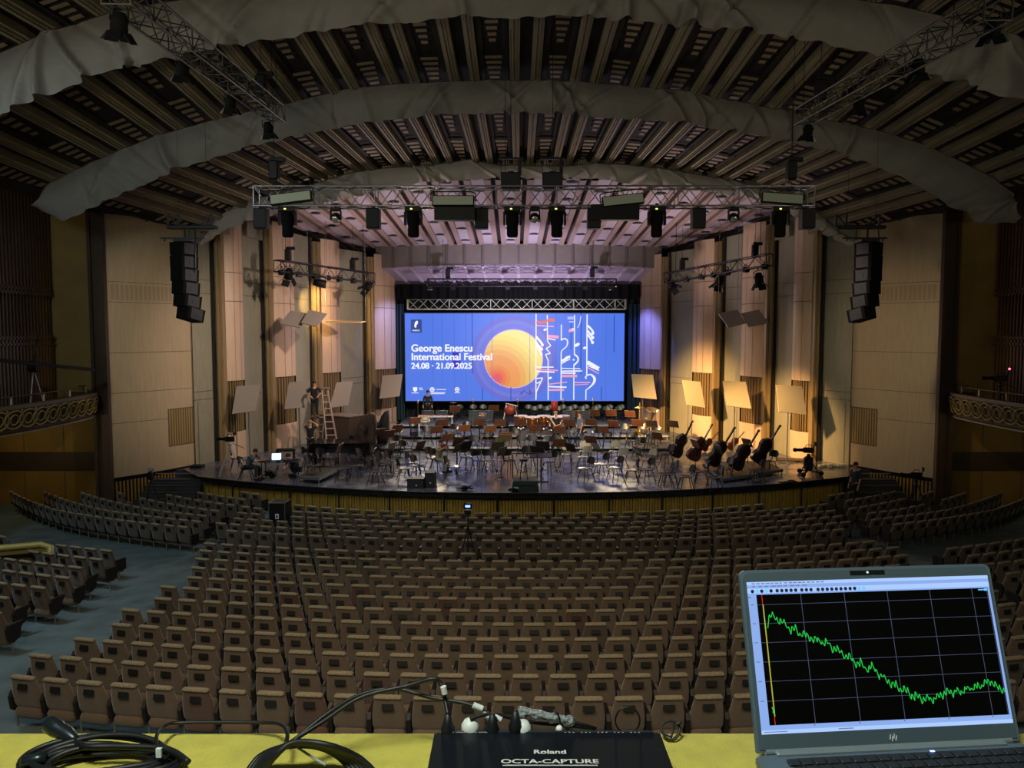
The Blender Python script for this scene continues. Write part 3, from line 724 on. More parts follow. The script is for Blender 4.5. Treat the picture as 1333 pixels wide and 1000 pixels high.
line_array(1, 'curved black line array speaker hung beside the balcony with the video camera')

# ================= balconies =================
def balcony(sgn, label):
    X = (lambda x: x) if sgn < 0 else mir
    t = thing('balcony', label, 'balcony', (X(-17.5), 25, 3.7)); o0 = Vector((X(-17.5), 25, 3.7))
    path = [(-17.3, 29.75), (-16.55, 29.72), (-16.1, 29.45), (-15.92, 28.9), (-15.82, 28), (-15.78, 27), (-15.76, 26), (-15.8, 25), (-15.9, 24), (-16.05, 23), (-16.2, 22), (-16.3, 21)]
    path = [Vector((X(a), c, 0)) - Vector((o0.x, o0.y, 0)) for a, c in path]
    L = [0]
    for a, c in zip(path, path[1:]): L.append(L[-1] + (c - a).length)
    def at(s):
        for i in range(len(path) - 1):
            if s <= L[i + 1] or i == len(path) - 2:
                f = (s - L[i]) / (L[i + 1] - L[i]); p = path[i].lerp(path[i + 1], f); d = (path[i + 1] - path[i]).normalized(); n = Vector((d.y, -d.x, 0))
                if (n.x > 0) != (sgn < 0): n = -n
                return p, n
    def strip(m, z0, z1, o0_, o1, n=60):
        m.grid(lambda u, v: tuple((lambda pn: pn[0] + pn[1] * (o0_ + (o1 - o0_) * v) + Vector((0, 0, z0 + (z1 - z0) * v)))(at(u * L[-1]))), n, 1)
    m = MB(); strip(m, .0, .10, -.04, .0); strip(m, .10, .80, .0, .10); strip(m, .80, .92, .14, .14); strip(m, .92, .92, .14, -.12)
    strip(m, .0, .0, -.04, -1.4); strip(m, .92, .0, -.12, -.14)
    m.build('parapet', mat('balcony_wood', '4f3a20', .5, noise=.1), t)
    m = MB(); strip(m, -.03, .02, .0, .03); m.build('edge_strip', mat('pale_edge', 'c0c4b4', .4), t)
    m = MB(); s = .35
    while s < L[-1]:
        pts = []
        for k in range(20):
            a = 2 * PI * k / 20; p, n = at(min(max(s + .40 * math.cos(a), 0), L[-1] - .01)); z = .46 + .29 * math.sin(a); pts.append(p + n * (.06 + .1 * (z - .1) / .7) + Vector((0, 0, z)))
        m.tube(pts, .028, 5, True)
        pts = []
        for k in range(14):
            a = 2 * PI * k / 14; p, n = at(min(max(s + .18 * math.cos(a), 0), L[-1] - .01)); z = .46 + .16 * math.sin(a); pts.append(p + n * (.06 + .1 * (z - .1) / .7) + Vector((0, 0, z)))
        m.tube(pts, .022, 5, True)
        p, n = at(min(s + .3, L[-1] - .01)); m.ball(p + n * .14 + Vector((0, 0, .74)), .035, 6)
        s += .62
    m.build('interlace_band', mat('gilded_relief', '8a7738', .5, noise=.1), t)
    m = MB(); pts = [at(L[-1] * k / 30)[0] - at(L[-1] * k / 30)[1] * .25 + Vector((0, 0, 1.16)) for k in range(2, 31)]; m.tube(pts, .03, 6); m.build('handrail', DKWOOD, t)
    m = MB()
    for k in (4, 9, 14, 19, 24, 29): p, n = at(L[-1] * k / 30); m.cyl(p - n * .25 + Vector((0, 0, .9)), p - n * .25 + Vector((0, 0, 1.16)), .03, n=6)
    m.build('rail_posts', mat('pale_post', 'b8b29a', .5), t)
    m = MB(); m.prism([(X(-17.3) - o0.x, 4.7), (X(-16.0) - o0.x, 4.3), (X(-15.95) - o0.x, -4), (X(-17.3) - o0.x, -4)][::1], -.02, .06, 'z'); m.build('deck', DKWOOD, t)
balcony(-1, 'wooden box balcony with gilded interlace band, carrying the long black pole')
balcony(1, 'wooden box balcony with gilded interlace band, carrying the video camera with red light')
# video camera with tripod
def tripod(m, h, sp, r=.016, c=(0, 0, 0)):
    for k in range(3):
        a = k * 2 * PI / 3 + .5; f = Vector((sp * math.cos(a), sp * math.sin(a), 0)) + Vector(c)
        m.cyl(Vector(c) + Vector((0, 0, h)), f, r * 1.3, r, 6); m.ball(f + Vector((0, 0, .02)), r * 1.6, 6)
def video_camera(name, label, loc, rz, h=1.2, sp=.45, red=False, sc_=1.0, legm=STEEL):
    t = thing(name, label, 'camera', loc, rz); t.scale = (sc_,) * 3
    m = MB(); tripod(m, h, sp); m.lathe([(.06, h - .05), (.08, h), (.05, h + .08)], 10); m.cyl((0, -.0, h * .35), (0, 0, h), .025, n=8)
    m.build('tripod', legm, t)
    m = MB(); m.cyl((.05, -.1, h + .05), (.12, -.55, h - .15), .012, n=6); m.bbox((0, 0, h + .22), (.14, .38, .2), .02); m.tube([(0, .12, h + .32), (0, .08, h + .42), (0, -.08, h + .42), (0, -.12, h + .32)], .015, 6)
    body = m.build('camera_body', BLACK, t)
    m = MB(); m.cyl((0, .19, h + .22), (0, .42, h + .22), .065, .055, 12); m.bbox((0, .48, h + .22), (.16, .12, .13), .02); m.build('lens', BLACKM, t)
    m = MB(); m.bbox((0, -.22, h + .46), (.2, .05, .14), .01); m.cyl((0, -.18, h + .3), (0, -.2, h + .42), .02, n=6); m.build('monitor', BLACK, t)
    if red: m = MB(); m.ball((0, -.25, h + .56), .035, 8); m.build('tally_light', mat('tally_red', 'ff3040', .4, emit=8), t)
    return t
video_camera('video_camera', 'video camera with a red tally light on the far balcony parapet', Vector((16.95, 26.6, 3.76)), R(60), 1.35, .4, True)
# tripod with long pole on the left balcony
t = thing('boom_pole', 'long black pole lying across a pale-legged tripod on the balcony', 'tripod', (-16.4, 26.3, 3.76))
m = MB(); tripod(m, 1.95, .42, .014); m.build('tripod', mat('pale_leg', 'a8a49a', .4, .3), t)
m = MB(); m.bar((-.25, -2.4, 2.38), (.95, 2.1, 1.78), .12, .12); m.box((.3, .35, 2.1), (.08, .3, .05)); m.build('pole', BLACK, t)
m = MB(); m.bbox((0, 0, 2.0), (.26, .26, .4), .04); m.cyl((.0, 0, 2.1), (.15, .1, 3.1), .02, n=6); m.cyl((.15, .1, 3.1), (.3, .1, 3.5), .012, n=6); m.build('pan_head', BLACK, t)

# ================= screen and curtains =================
m = MB()
def fold(x0, x1, z0, z1, Y, n):
    m.grid(lambda u, v: (x0 + (x1 - x0) * u, Y + .09 * math.sin(u * n * 2 * PI) + .04 * math.sin(u * n * 5.3), z0 + (z1 - z0) * v), n * 8, 1)
CURT = mat('teal_black_curtain', '0c1a22', .85)
xa, xb = hx(514, 47.8), hx(835, 47.8)
fold(xa, xb, STZ, 10.2, 48.0, 40); tag(m.build('stage_curtain', CURT), 'dark teal curtain hanging behind the projection screen', 'curtain')
m = MB(); fold(hx(517, 46.2), hx(832, 46.2), 8.85, 9.75, 46.2, 26); tag(m.build('valance_curtain', BLACKM), 'black masking curtain hanging under the header', 'curtain')
m = MB(); fold(hx(817, 46.9), hx(834, 46.9), 1.5, 8.6, 46.9, 3); tag(m.build('masking_curtain', mat('teal_curtain', '12303a', .8)), 'teal side curtain between the screen and the tuba wall', 'curtain')
m = MB(); fold(hx(514, 46.9), hx(526, 46.9), 1.5, 8.6, 46.9, 3); tag(m.build('masking_curtain', mat('teal_curtain', '12303a', .8)), 'teal side curtain between the screen and the harp wall', 'curtain')
S0, S1 = P(528, 522, 46.6), P(813, 408, 46.6); SW, SH = S1.x - S0.x, S1.z - S0.z
scr = thing('projection_screen', 'wide lit projection screen with an orange sun and white music notes on blue', 'screen', (S0.x, 46.6, S0.z))
def emat(name, c, e): return mat(name, c, .6, emit=e)
m = MB(); m.box((SW / 2, .08, SH / 2), (SW + .12, .1, SH + .12)); m.build('frame', BLACK, scr)
k_ = SW / 285.0
def sxy(px, py): return (px - 528) * k_, (522 - py) * k_ * (SH / (114 * k_))
def spoly(m_, pts, d): m_.add([(x, -d, z) for x, z in (sxy(*p) for p in pts)], [tuple(range(len(pts)))])
SE = .47
BLUE = emat('screen_blue', '4e78e8', SE)
m = MB(); spoly(m, [(528, 522), (813, 522), (813, 408), (528, 408)], 0)
def disc(m_, cx, cy, r0, r1, d, n=64, clip=None):
    if r0 <= 0: vs = [(cx + r1 * math.cos(2 * PI * i / n), cy + r1 * math.sin(2 * PI * i / n)) for i in range(n)]; vs = [(x, min(max(y, 408.3), 521.7)) for x, y in vs]; spoly(m_, vs[::-1], d); return
    for i in range(n):
        a, c = 2 * PI * i / n, 2 * PI * (i + 1) / n
        q = [(cx + r * math.cos(t_), cy + r * math.sin(t_)) for r, t_ in ((r0, a), (r1, a), (r1, c), (r0, c))]
        q = [(x, min(max(y, 408.3), 521.7)) for x, y in q]; spoly(m_, q[::-1], d)
ML = [BLUE]
def layer(name, col): ML.append(emat(name, col, SE)); m.m = len(ML) - 1
layer('halo_outer', '626cd4'); disc(m, 669, 467, 0, 56, .004)
layer('halo_mid', '6e78d8'); disc(m, 669, 467, 0, 50, .008)
layer('halo_in', '5a74dc'); disc(m, 669, 467, 0, 45, .012)
layer('halo_rim', '7868d8'); disc(m, 669, 467, 0, 41.5, .016)
layer('sun_edge', 'a8c0f4'); disc(m, 669, 467, 0, 38.5, .020)
# sun with off-centre rings: intersection of the sun with circles about the lower left
cols = ['f2e488', 'f0dc78', 'eed070', 'ecc066', 'ecac5e', 'ea9c58', 'e88e50', 'e87c50', 'e66a5a', 'e05a6a']
def sun_ring(rr, d):
    pts = []
    for i in range(72):
        a = 2 * PI * i / 72; x, y = 648 + rr * math.cos(a), 492 + rr * math.sin(a); dx, dy = x - 669, y - 467; q = math.hypot(dx, dy)
        if q > 37.5: x, y = 669 + dx * 37.5 / q, 467 + dy * 37.5 / q
        pts.append((x, y))
    spoly(m, pts[::-1], d)
for i, c in enumerate(cols): layer('sun_%s' % ORD[i], c); (disc(m, 669, 467, 0, 37.5, .024) if i == 0 else sun_ring((64, 57, 50, 44, 37, 30, 17, 12, 8, 5)[i], .024 + .003 * i))
layer('screen_seam', '4468cc')
for x in (564, 576, 592, 607, 641, 724, 789, 690): spoly(m, [(x, 522), (x + .5, 522), (x + .5, 408), (x, 408)], .056)
layer('drip', '2c4cb8')
for x, y0, y1 in ((615, 408, 486), (743, 420, 455), (756, 408, 487), (799, 410, 458), (628, 504, 521), (665, 504, 521), (783, 504, 521)): spoly(m, [(x, y1), (x + 1.2, y1), (x + 1.2, y0), (x, y0)], .058)
layer('dark_square', '2a28c0'); spoly(m, [(589.5, 478), (600.5, 478), (600.5, 458.5), (589.5, 458.5)], .059)
layer('badge_blue', '24468c'); spoly(m, [(536, 433), (550, 433), (550, 416), (536, 416)], .06)
WM = emat('screen_white', 'f4f6ff', SE); PK = emat('screen_pink', 'f0a0c0', SE); RD = emat('screen_red', 'e06a50', SE)
ML += [WM, PK, RD]; W_, P_, R_ = len(ML) - 3, len(ML) - 2, len(ML) - 1
def stroke(pts, wd, mi=None, d=.066):
    mi = W_ if mi is None else mi; m.m = mi
    pts = [Vector(p) for p in pts]; ws = wd if hasattr(wd, '__len__') else [wd] * len(pts)
    for (a, wa), (c, wc) in zip(zip(pts, ws), zip(pts[1:], ws[1:])):
        t = (c - a).normalized(); n_ = Vector((-t.y, t.x))
        spoly(m, [tuple(a + n_ * wa / 2), tuple(c + n_ * wc / 2), tuple(c - n_ * wc / 2), tuple(a - n_ * wa / 2)], d)
def bez(p0, p1, p2, p3, n=10):
    return [tuple(Vector(p0) * (1 - t) ** 3 + Vector(p1) * 3 * t * (1 - t) ** 2 + Vector(p2) * 3 * t * t * (1 - t) + Vector(p3) * t ** 3) for t in (i / n for i in range(n + 1))]
def z8(*p): return [(680 + a / 8, 400 + c / 8) for a, c in p]
for pts, wd, mi in [
    (z8((146, 70), (146, 965)), 1.3, W_), (z8((262, 80), (265, 350), (300, 400), (250, 430), (295, 480), (245, 490), (272, 550), (274, 965)), 1.3, W_),
    (z8((408, 180), (408, 345)), 1.3, W_), (z8((408, 465), (408, 965)), 1.3, W_), (z8((545, 80), (545, 490)), 1.3, W_), (z8((541, 590), (541, 965)), 1.3, W_), (z8((675, 75), (675, 700)), 1.5, W_), (z8((668, 860), (668, 965)), 1.3, W_),
    (bez(*z8((408, 345), (430, 310), (490, 320), (470, 390))), 1.6, W_), (bez(*z8((470, 390), (460, 430), (415, 430), (408, 470))), 1.2, W_),
    (bez(*z8((545, 490), (600, 520), (600, 560), (541, 600))), 2, W_), (bez(*z8((675, 740), (640, 740), (680, 690), (720, 700))), 1.6, W_), (bez(*z8((720, 700), (790, 740), (760, 800), (668, 862))), [2, 2.6, 3.2, 3.6, 3.6, 3.2, 2.8, 2.2, 1.8, 1.4, 1.2], W_),
    (bez(*z8((146, 300), (160, 330), (190, 340), (212, 390))), 3, W_), (bez(*z8((146, 370), (160, 400), (190, 400), (208, 450))), 3, W_), (bez(*z8((146, 400), (170, 440), (190, 450), (205, 495))), 1.6, W_),
    (z8((146, 740), (215, 735), (150, 880), (146, 965)), 1.4, W_), (bez(*z8((140, 770), (150, 800), (180, 790), (185, 770))), 1.5, W_),
    (bez(*z8((680, 190), (710, 220), (730, 230), (742, 270))), 2.6, W_), (bez(*z8((680, 240), (700, 270), (720, 290), (738, 320))), 2.6, W_), (bez(*z8((680, 280), (700, 310), (720, 330), (732, 370))), 2.4, W_),
    (z8((680, 570), (800, 640)), 5, W_), (z8((680, 625), (800, 690)), 1.4, P_), (z8((690, 610), (805, 660)), 1, W_),
    (bez(*z8((150, 150), (200, 170), (230, 150), (260, 145))), 3.4, R_), (bez(*z8((258, 145), (280, 120), (310, 140), (340, 132))), 4, R_), (z8((150, 190), (330, 200)), 1.6, P_),
    (z8((270, 300), (382, 310)), 3.8, P_), (z8((272, 325), (350, 340)), 1.4, W_), (z8((150, 622), (330, 622)), 1.4, W_), (z8((150, 645), (375, 657)), 1.8, P_), (z8((150, 665), (340, 675)), 1.6, W_),
    (z8((408, 634), (610, 638)), 1, emat and W_), (z8((410, 665), (625, 662)), 1.6, W_), (z8((410, 685), (560, 685)), 1.6, W_), (z8((410, 715), (575, 715)), 3.2, P_),
    (bez(*z8((412, 555), (450, 560), (460, 510), (502, 515))), 3.6, W_), (bez(*z8((412, 585), (450, 570), (470, 540), (502, 545))), 1.2, W_),
    (z8((280, 800), (470, 778)), 1.5, P_), (z8((280, 825), (465, 832)), 1.8, W_), (z8((280, 860), (440, 860)), 2.6, P_), (z8((545, 782), (712, 782)), 1.6, P_), (z8((550, 808), (690, 800)), 1.0, P_), (bez(*z8((610, 90), (605, 150), (600, 180), (575, 215))), .8, W_)]:
    stroke(pts, wd, mi)
def blob(cx, cy, rx, ry, rot, mi, d=.07):
    m.m = mi; cx, cy = 680 + cx / 8, 400 + cy / 8
    spoly(m, [(cx + rx * math.cos(a) * math.cos(rot) - ry * math.sin(a) * math.sin(rot), cy + rx * math.cos(a) * math.sin(rot) + ry * math.sin(a) * math.cos(rot)) for a in (-2 * PI * i / 16 for i in range(16))], d)
for a in ((240, 233, 2.3, 1.4, -.4, W_), (512, 238, 4, 2.2, -.4, P_), (530, 232, 2.2, 1.9, 0, W_), (573, 390, 3.8, 2, -.5, W_), (653, 422, 2.4, 1.6, -.3, W_), (538, 545, 1.2, 1.2, 0, W_), (735, 270, 1.9, 2.2, 0, W_), (735, 315, 1.9, 2.2, 0, W_), (733, 365, 1.9, 2.2, 0, W_), (212, 390, 1.8, 2.2, 0, W_), (205, 435, 1.8, 2.2, 0, W_), (200, 485, 1.6, 2, 0, W_), (295, 735, 2.3, 1.5, -.3, W_)): blob(*a)
# small marks along the foot of the screen and the badge
blob(-1096, 166, 1.9, 3.4, .45, W_); blob(-1106, 196, 1.3, 2.2, -.3, W_)
m.m = W_
spoly(m, [(538, 504), (543.5, 504), (543.5, 508), (540.7, 510.5), (538, 508)][::-1], .064)
for cx in (563, 595.5):
    m.m = W_; disc(m, cx, 507, 0, 3.1, .064, 16); m.m = 0; disc(m, cx, 507, 0, 1.9, .066, 16); m.m = W_; disc(m, cx, 507, 0, 1.2, .068, 16)
m.m = W_
for x0, x1, y in ((536, 545, 511.5), (546, 550, 505), (546, 551, 507), (568, 581, 507), (561, 580, 511), (561, 579, 512.5), (592, 599, 511.2), (739, 747, 413), (739, 747, 415), (741, 747, 419)): spoly(m, [(x0, y + .4), (x1, y + .4), (x1, y - .4), (x0, y - .4)], .064)
art = m.build('screen_image', ML, scr)
def text(name, s, loc, size, mt, rot=(PI / 2, 0, 0), parent=None, bold=.0, ext=.0, xs=1, spacing=1.0, align='LEFT'):
    c = bpy.data.curves.new(name, 'FONT'); c.body = s; c.size = size; c.extrude = ext; c.space_character = spacing; c.align_x = align
    c.materials.append(mt); o = bpy.data.objects.new(name, c); C.objects.link(o); o.location = loc; o.rotation_euler = rot; o.scale = (xs, 1, 1)
    bpy.context.view_layer.update(); me = bpy.data.meshes.new_from_object(o.evaluated_get(bpy.context.evaluated_depsgraph_get()))
    if bold:
        n0 = len(me.vertices); co = [v.co.copy() for v in me.vertices]; fs = [tuple(p.vertices) for p in me.polygons]; vs = []; ff = []; k = 0
        for dx, dz in ((0, 0), (bold, 0), (-bold, 0), (0, bold * .6), (0, -bold * .6), (bold * .7, bold * .5), (-bold * .7, -bold * .5), (bold * .7, -bold * .5), (-bold * .7, bold * .5)):
            vs += [(p.x + dx, p.y + dz, p.z + size * .003 * (k / max(n0, 1))) for p in co]; ff += [tuple(i + k for i in f) for f in fs]; k += n0
        me = bpy.data.meshes.new(name); me.from_pydata(vs, [], ff); me.materials.append(mt)
    C.objects.unlink(o); bpy.data.objects.remove(o); o = bpy.data.objects.new(name, me); C.objects.link(o); o.location = loc; o.rotation_euler = rot; o.scale = (xs, 1, 1)
    if parent is not None: o.parent = parent
    return o
for s, y, sz, xs, sp in (('George Enescu', 457.3, 13.0, 1.0, 1.0), ('International Festival', 468.6, 13.0, .97, 1.0), ('24.08 · 21.09.2025', 479.6, 10.6, 1.0, 1.0)):
    x, z = sxy(536, y); text('screen_lettering', s, (x, -.08, z), sz * k_, WM, parent=scr, bold=.020, xs=xs)
x, z = sxy(538, 431); text('badge_lettering', 'ENESCU', (x, -.08, z), 2.6 * k_, WM, parent=scr, bold=.004)
m = MB(); 
for a, c in (((679, 514), (683, 508)), ((683, 508), (686, 512)), ((686, 512), (692, 508)), ((688, 513), (693, 511)), ((677, 513), (681, 510)), ((690, 507), (691, 513))):
    (ax, az), (cx, cz) = sxy(*a), sxy(*c); m.bar((ax, -.09, az), (cx, -.09, cz), .05, .02)
m.build('ink_sketch', emat('ink_blue', '101870', .5), scr)
# ================= auditorium seats =================
PLUSH = [mat('plush_brown', '63513f', .95, noise=.12, nscale=6, sheen=.3), mat('plush_brown_red', '563a2c', .95, noise=.12, nscale=6, sheen=.3), mat('plush_brown_dull', '504436', .95, noise=.12, nscale=6, sheen=.2)]
CAPM = mat('plush_lit_cap', '83755c', .9, noise=.15, nscale=20)  # light falling on the seat tops put into a lighter cap colour
PLATE = mat('seat_plate', '14120e', .5); ARM = mat('armrest_dark', '1c1512', .6); LEGM = mat('seat_leg', '8c8a7c', .4, .5)
def ring(z, hw, y0, th, n=16, pw=.32):
    out = []
    for i in range(n):
        a = 2 * PI * i / n; c, s_ = math.cos(a), math.sin(a)
        out.append((hw * math.copysign(abs(c) ** pw, c), y0 + th / 2 * math.copysign(abs(s_) ** pw, s_), z))
    return out
def loft(m, rings):
    n = len(rings[0]); vs = [p for r in rings for p in r]
    m.add(vs, [(i * n + j, i * n + (j + 1) % n, (i + 1) * n + (j + 1) % n, (i + 1) * n + j) for i in range(len(rings) - 1) for j in range(n)], True)
    m.add(rings[0], [tuple(range(n))[::-1]]); m.add(rings[-1], [tuple(range(n))])
def lean(z): return -.04 - (z - .33) * .24
def seat_back(m, n=16):
    m.m = 0
    loft(m, [ring(z, hw, lean(z) + dy, th, n) for z, hw, th, dy in ((.30, .19, .05, .01), (.32, .222, .09, 0), (.40, .240, .10, 0), (.55, .236, .10, 0), (.70, .212, .09, 0), (.82, .189, .085, 0))])
    m.m = 1
    loft(m, [ring(z, hw, lean(z) - .004, th, n) for z, hw, th in ((.812, .188, .085), (.822, .198, .104), (.842, .196, .104), (.858, .18, .07))])
def seat_parts():
    out = {}
    m = MB(); seat_back(m); m.m = 1; m.ball((0, lean(.83) - .045, .835), .022, 6)
    out['backrest'] = m
    m = MB(); y = lean(.71) - .052; m.box((0, y, .71), (.165, .014, .105), Matrix.Rotation(R(-13.5), 3, 'X')); out['number_plate'] = m
    m = MB(); loft(m, [ring(z, hw, dy, th, 14) for z, hw, th, dy in ((.155, .17, .12, .02), (.175, .215, .22, .01), (.28, .228, .28, .0), (.36, .215, .24, .05), (.43, .2, .14, .1))]); out['seat_cushion'] = m
    return out
SPM = seat_parts()
def arm_mb(x):
    m = MB(); m.prism([(-.12, .30), (-.15, .50), (-.10, .58), (.20, .60), (.23, .56), (.16, .48), (.12, .28), (-.02, .22)], x - .026, x + .026, 'x'); return m
def leg_mb(x):
    m = MB(); m.cyl((x, -.02, .0), (x, -.03, .34), .017, n=6); return m
def make_seat(var):
    t = thing('auditorium_seat', 'x', 'seat')
    SPM['backrest'].build('backrest', [PLUSH[var], CAPM], t)
    SPM['number_plate'].build('number_plate', PLATE, t)
    SPM['seat_cushion'].build('seat_cushion', PLUSH[var], t)
    arm_mb(-.275).build('armrest', ARM, t)
    leg_mb(-.275).build('leg', LEGM, t)
    return Once(t)
def make_end_seat():
    t = thing('auditorium_seat', 'x', 'seat')
    SPM['backrest'].build('backrest', [PLUSH[0], CAPM], t); SPM['number_plate'].build('number_plate', PLATE, t); SPM['seat_cushion'].build('seat_cushion', PLUSH[0], t)
    for s in (-.275, .275): arm_mb(s).build('armrest', ARM, t); leg_mb(s).build('leg', LEGM, t)
    return Once(t)
PITCHS = .551
YC = 48.5
# main block: (centre seat anchor px, row Y, leftmost px, rightmost px)
MAIN = [(559, 902, 30, 1420), (540.9, 874, 53, 1400), (525.9, 852, 109, 1385), (552, 829.7, 160, 1360), (537.6, 809, 170, 1330), (562.9, 794.4, 218, 1290), (654.4, 778.6, 219.5, 1240), (670.2, 765.7, 250, 1190), (652.6, 753.5, 255, 1172), (666.6, 742, 261, 1160), (651.2, 731.5, 266, 1148), (666, 722, 270, 1138)]
FRONT = [(662.5, 704, 297, 1097), (649.4, 697, 297, 1100), (660.3, 689, 312, 1090), (648.5, 680.5, 320, 1080), (658.9, 673, 330, 1068), (648.1, 666, 345, 990)]
ROWS = []
for k, (ax, ay, l, r_) in enumerate(MAIN): ROWS.append(('m', k, 10.37 + .8164 * k, ax, l, r_))
for k, (ax, ay, l, r_) in enumerate(FRONT): ROWS.append(('f', k, 21.04 + .89 * k, ax, l, r_))
seats = []       # (depth, block, row, index, x, y, z, rz, end)
def add_row(blk, k, Yr, ax, lo, hi, by_x=None, n=70):
    Rr = YC - Yr; xa = (ax - 666.5) / 1000 * (Yr + .35); th0 = math.asin((xa - XC) / Rr); row = []
    for i in range(-n, n):
        th = th0 + i * PITCHS / Rr
        x, y = XC + Rr * math.sin(th), YC - Rr * math.cos(th); z = floor_z(y)
        px, py, d = proj((x, y, z + .85))
        if (by_x is None and lo - 8 <= px <= hi + 8) or (by_x is not None and by_x(x, y, px)): row.append((x, y, z, -(-th), px, py, d))
    row.sort()
    for j, (x, y, z, th, px, py, d) in enumerate(row):
        if px < -40 or px > 1375: continue
        seats.append([d, blk, k, j + 1, x, y, z, th, px, j == len(row) - 1, len(row)])
for blk, k, Yr, ax, l, r_ in ROWS: add_row(blk, k, Yr, ax, l, r_)
# wings of the front block, beyond the radial aisles
for k in range(7):
    Yr = 21.04 + .89 * k
    lx = 250 + k * 16 - (6 if k == 0 else 0)
    if k > 5: lx = 346
    add_row('wl', k, Yr, 500 + 7 * (k % 2), -60, lx, by_x=lambda x, y, px, lx=lx, k=k: px < lx and x > -20.6 + .3 * k and y < 29.2)
    rx = 1150 - k * 15
    add_row('wr', k, Yr, 800 + 7 * (k % 2), rx, 1400, by_x=lambda x, y, px, rx=rx, k=k: px > rx and x < 21.5 - .3 * k and y < 29.2)
# side blocks beyond the long aisles
for k in range(12):
    Yr = 17.75 - .8164 * k
    right = -10.05 + .05 * k
    add_row('sl', k, Yr, 500 + 9 * (k % 2), 0, 0, by_x=lambda x, y, px, r_=right, k=k: r_ - (2.3 if k < 1 else (3.1 if k < 2 else 9)) < x < r_ and px > -45)
    left = 11.3 - .05 * k
    add_row('sr', k, Yr + .2, 800 + 9 * (k % 2), 0, 0, by_x=lambda x, y, px, l_=left: l_ < x < l_ + 9 and px < 1380)
# a few extra seats beyond the vomitory rail
add_row('sv', 0, 17.75, 505, 0, 0, by_x=lambda x, y, px: -16.6 < x < -14.0)
def hidden(s): # wholly behind the laptop
    return 985 < s[8] < 1290 and proj((s[4], s[5], s[6] + .86))[1] > 760
KEEP = [(14.9, 28.0, .75), (-13.7, 28.8, .7)]
def case_spot(s):
    if any(math.hypot(s[4] - x, s[5] - y) < r for x, y, r in KEEP): return True
    return case2(s)
def case2(s): return 340 < s[8] < 384 and s[5] > 24.9
def below(s): return proj((s[4], s[5], s[6] + .9))[1] > 945
seats = [s for s in seats if not below(s) and not case_spot(s)]
seats.sort(key=lambda s: (hidden(s), s[0]))
BLKN = {'m': 'centre block', 'f': 'centre block before the stage', 'wl': 'front wing beside the road case', 'wr': 'front wing beside the stage steps and cameraman', 'sl': 'side block with the yellow rail', 'sr': 'side block behind the laptop', 'sv': 'corner beyond the yellow rail'}
NIND = 300
sv_ = [make_seat(0), make_seat(1), make_seat(2)]; se_ = make_end_seat(); rs = random.Random(4)
FROM = {'m': 'the yellow ledge', 'sl': 'the cross aisle', 'sr': 'the cross aisle', 'f': 'the cross aisle', 'wl': 'the cross aisle', 'wr': 'the cross aisle', 'sv': 'the cross aisle'}
SB = {'m': 'centre block', 'f': 'front centre block', 'wl': 'front wing by road case', 'wr': 'front wing by stage steps', 'sl': 'side block by yellow rail', 'sr': 'side block behind laptop', 'sv': 'corner beyond rail'}
rowset = {}
for s in seats[:NIND]:
    v = rs.choice([0, 0, 0, 1, 2]) if (s[2] + s[3]) % 3 == 0 else 0
    lb = 'brown plush seat, %s, %s row from %s, %s from left' % (SB[s[1]], nth(s[2] + 1), 'ledge' if s[1] == 'm' else 'aisle', nth(s[3]))
    fn_ = se_ if s[9] else sv_[v]
    fn_((s[4], s[5], s[6]), s[7], lb, 'rows of brown auditorium seats')
m = MB(); 
for s in seats[NIND:]:
    m.M = Matrix.Translation((s[4], s[5], s[6])) @ Matrix.Rotation(s[7], 4, 'Z'); seat_back(m, 10)
    m.m = 2; m.box((0, lean(.71) - .052, .71), (.165, .014, .105)); m.m = 0; m.box((0, .08, .32), (.4, .2, .22)); m.m = 3
    m.box((-.275, .03, .44), (.05, .3, .3)); m.m = 4; m.cyl((-.275, -.03, 0), (-.275, -.03, .34), .017, n=5)
    if s[9]: m.m = 3; m.box((.275, .03, .44), (.05, .3, .3)); m.m = 4; m.cyl((.275, -.03, 0), (.275, -.03, .34), .017, n=5)
o = tag(m.build('far_seat_rows', [PLUSH[2], CAPM, PLATE, ARM, LEGM]), 'far rows of brown auditorium seats up to the stage', 'seats', kind='stuff')
print('SEATS', len(seats))
# yellow-topped wall round the vomitory stairs
t = thing('vomitory_rail', 'low wall with a rounded yellow top rail beside the near side seats', 'railing', (-12.1, 19.3, floor_z(19.3)))
m = MB(); m.tube([(-3.2, -1.0, .92), (-1.0, .1, .92), (-.2, .42, .92), (.05, .4, .86), (.1, .3, .6), (.1, .2, .1)], .09, 10); m.build('top_rail', mat('yellow_rail', 'a08c3c', .45), t)
m = MB(); m.add([(-3.2, -1.0, -.3), (.08, .36, -.3), (.08, .36, .84), (-3.2, -1.0, .84), (-3.2, -.9, -.3), (.08, .46, -.3), (.08, .46, .84), (-3.2, -.9, .84)], [(0, 1, 2, 3), (5, 4, 7, 6), (1, 5, 6, 2)]); m.build('wall_panel', mat('rail_panel', '7a6428', .6), t)
m = MB(); m.bar((-3.2, -1.06, .74), (-.1, .22, .74), .05, .08); m.build('shadow_strip', BLACKM, t)

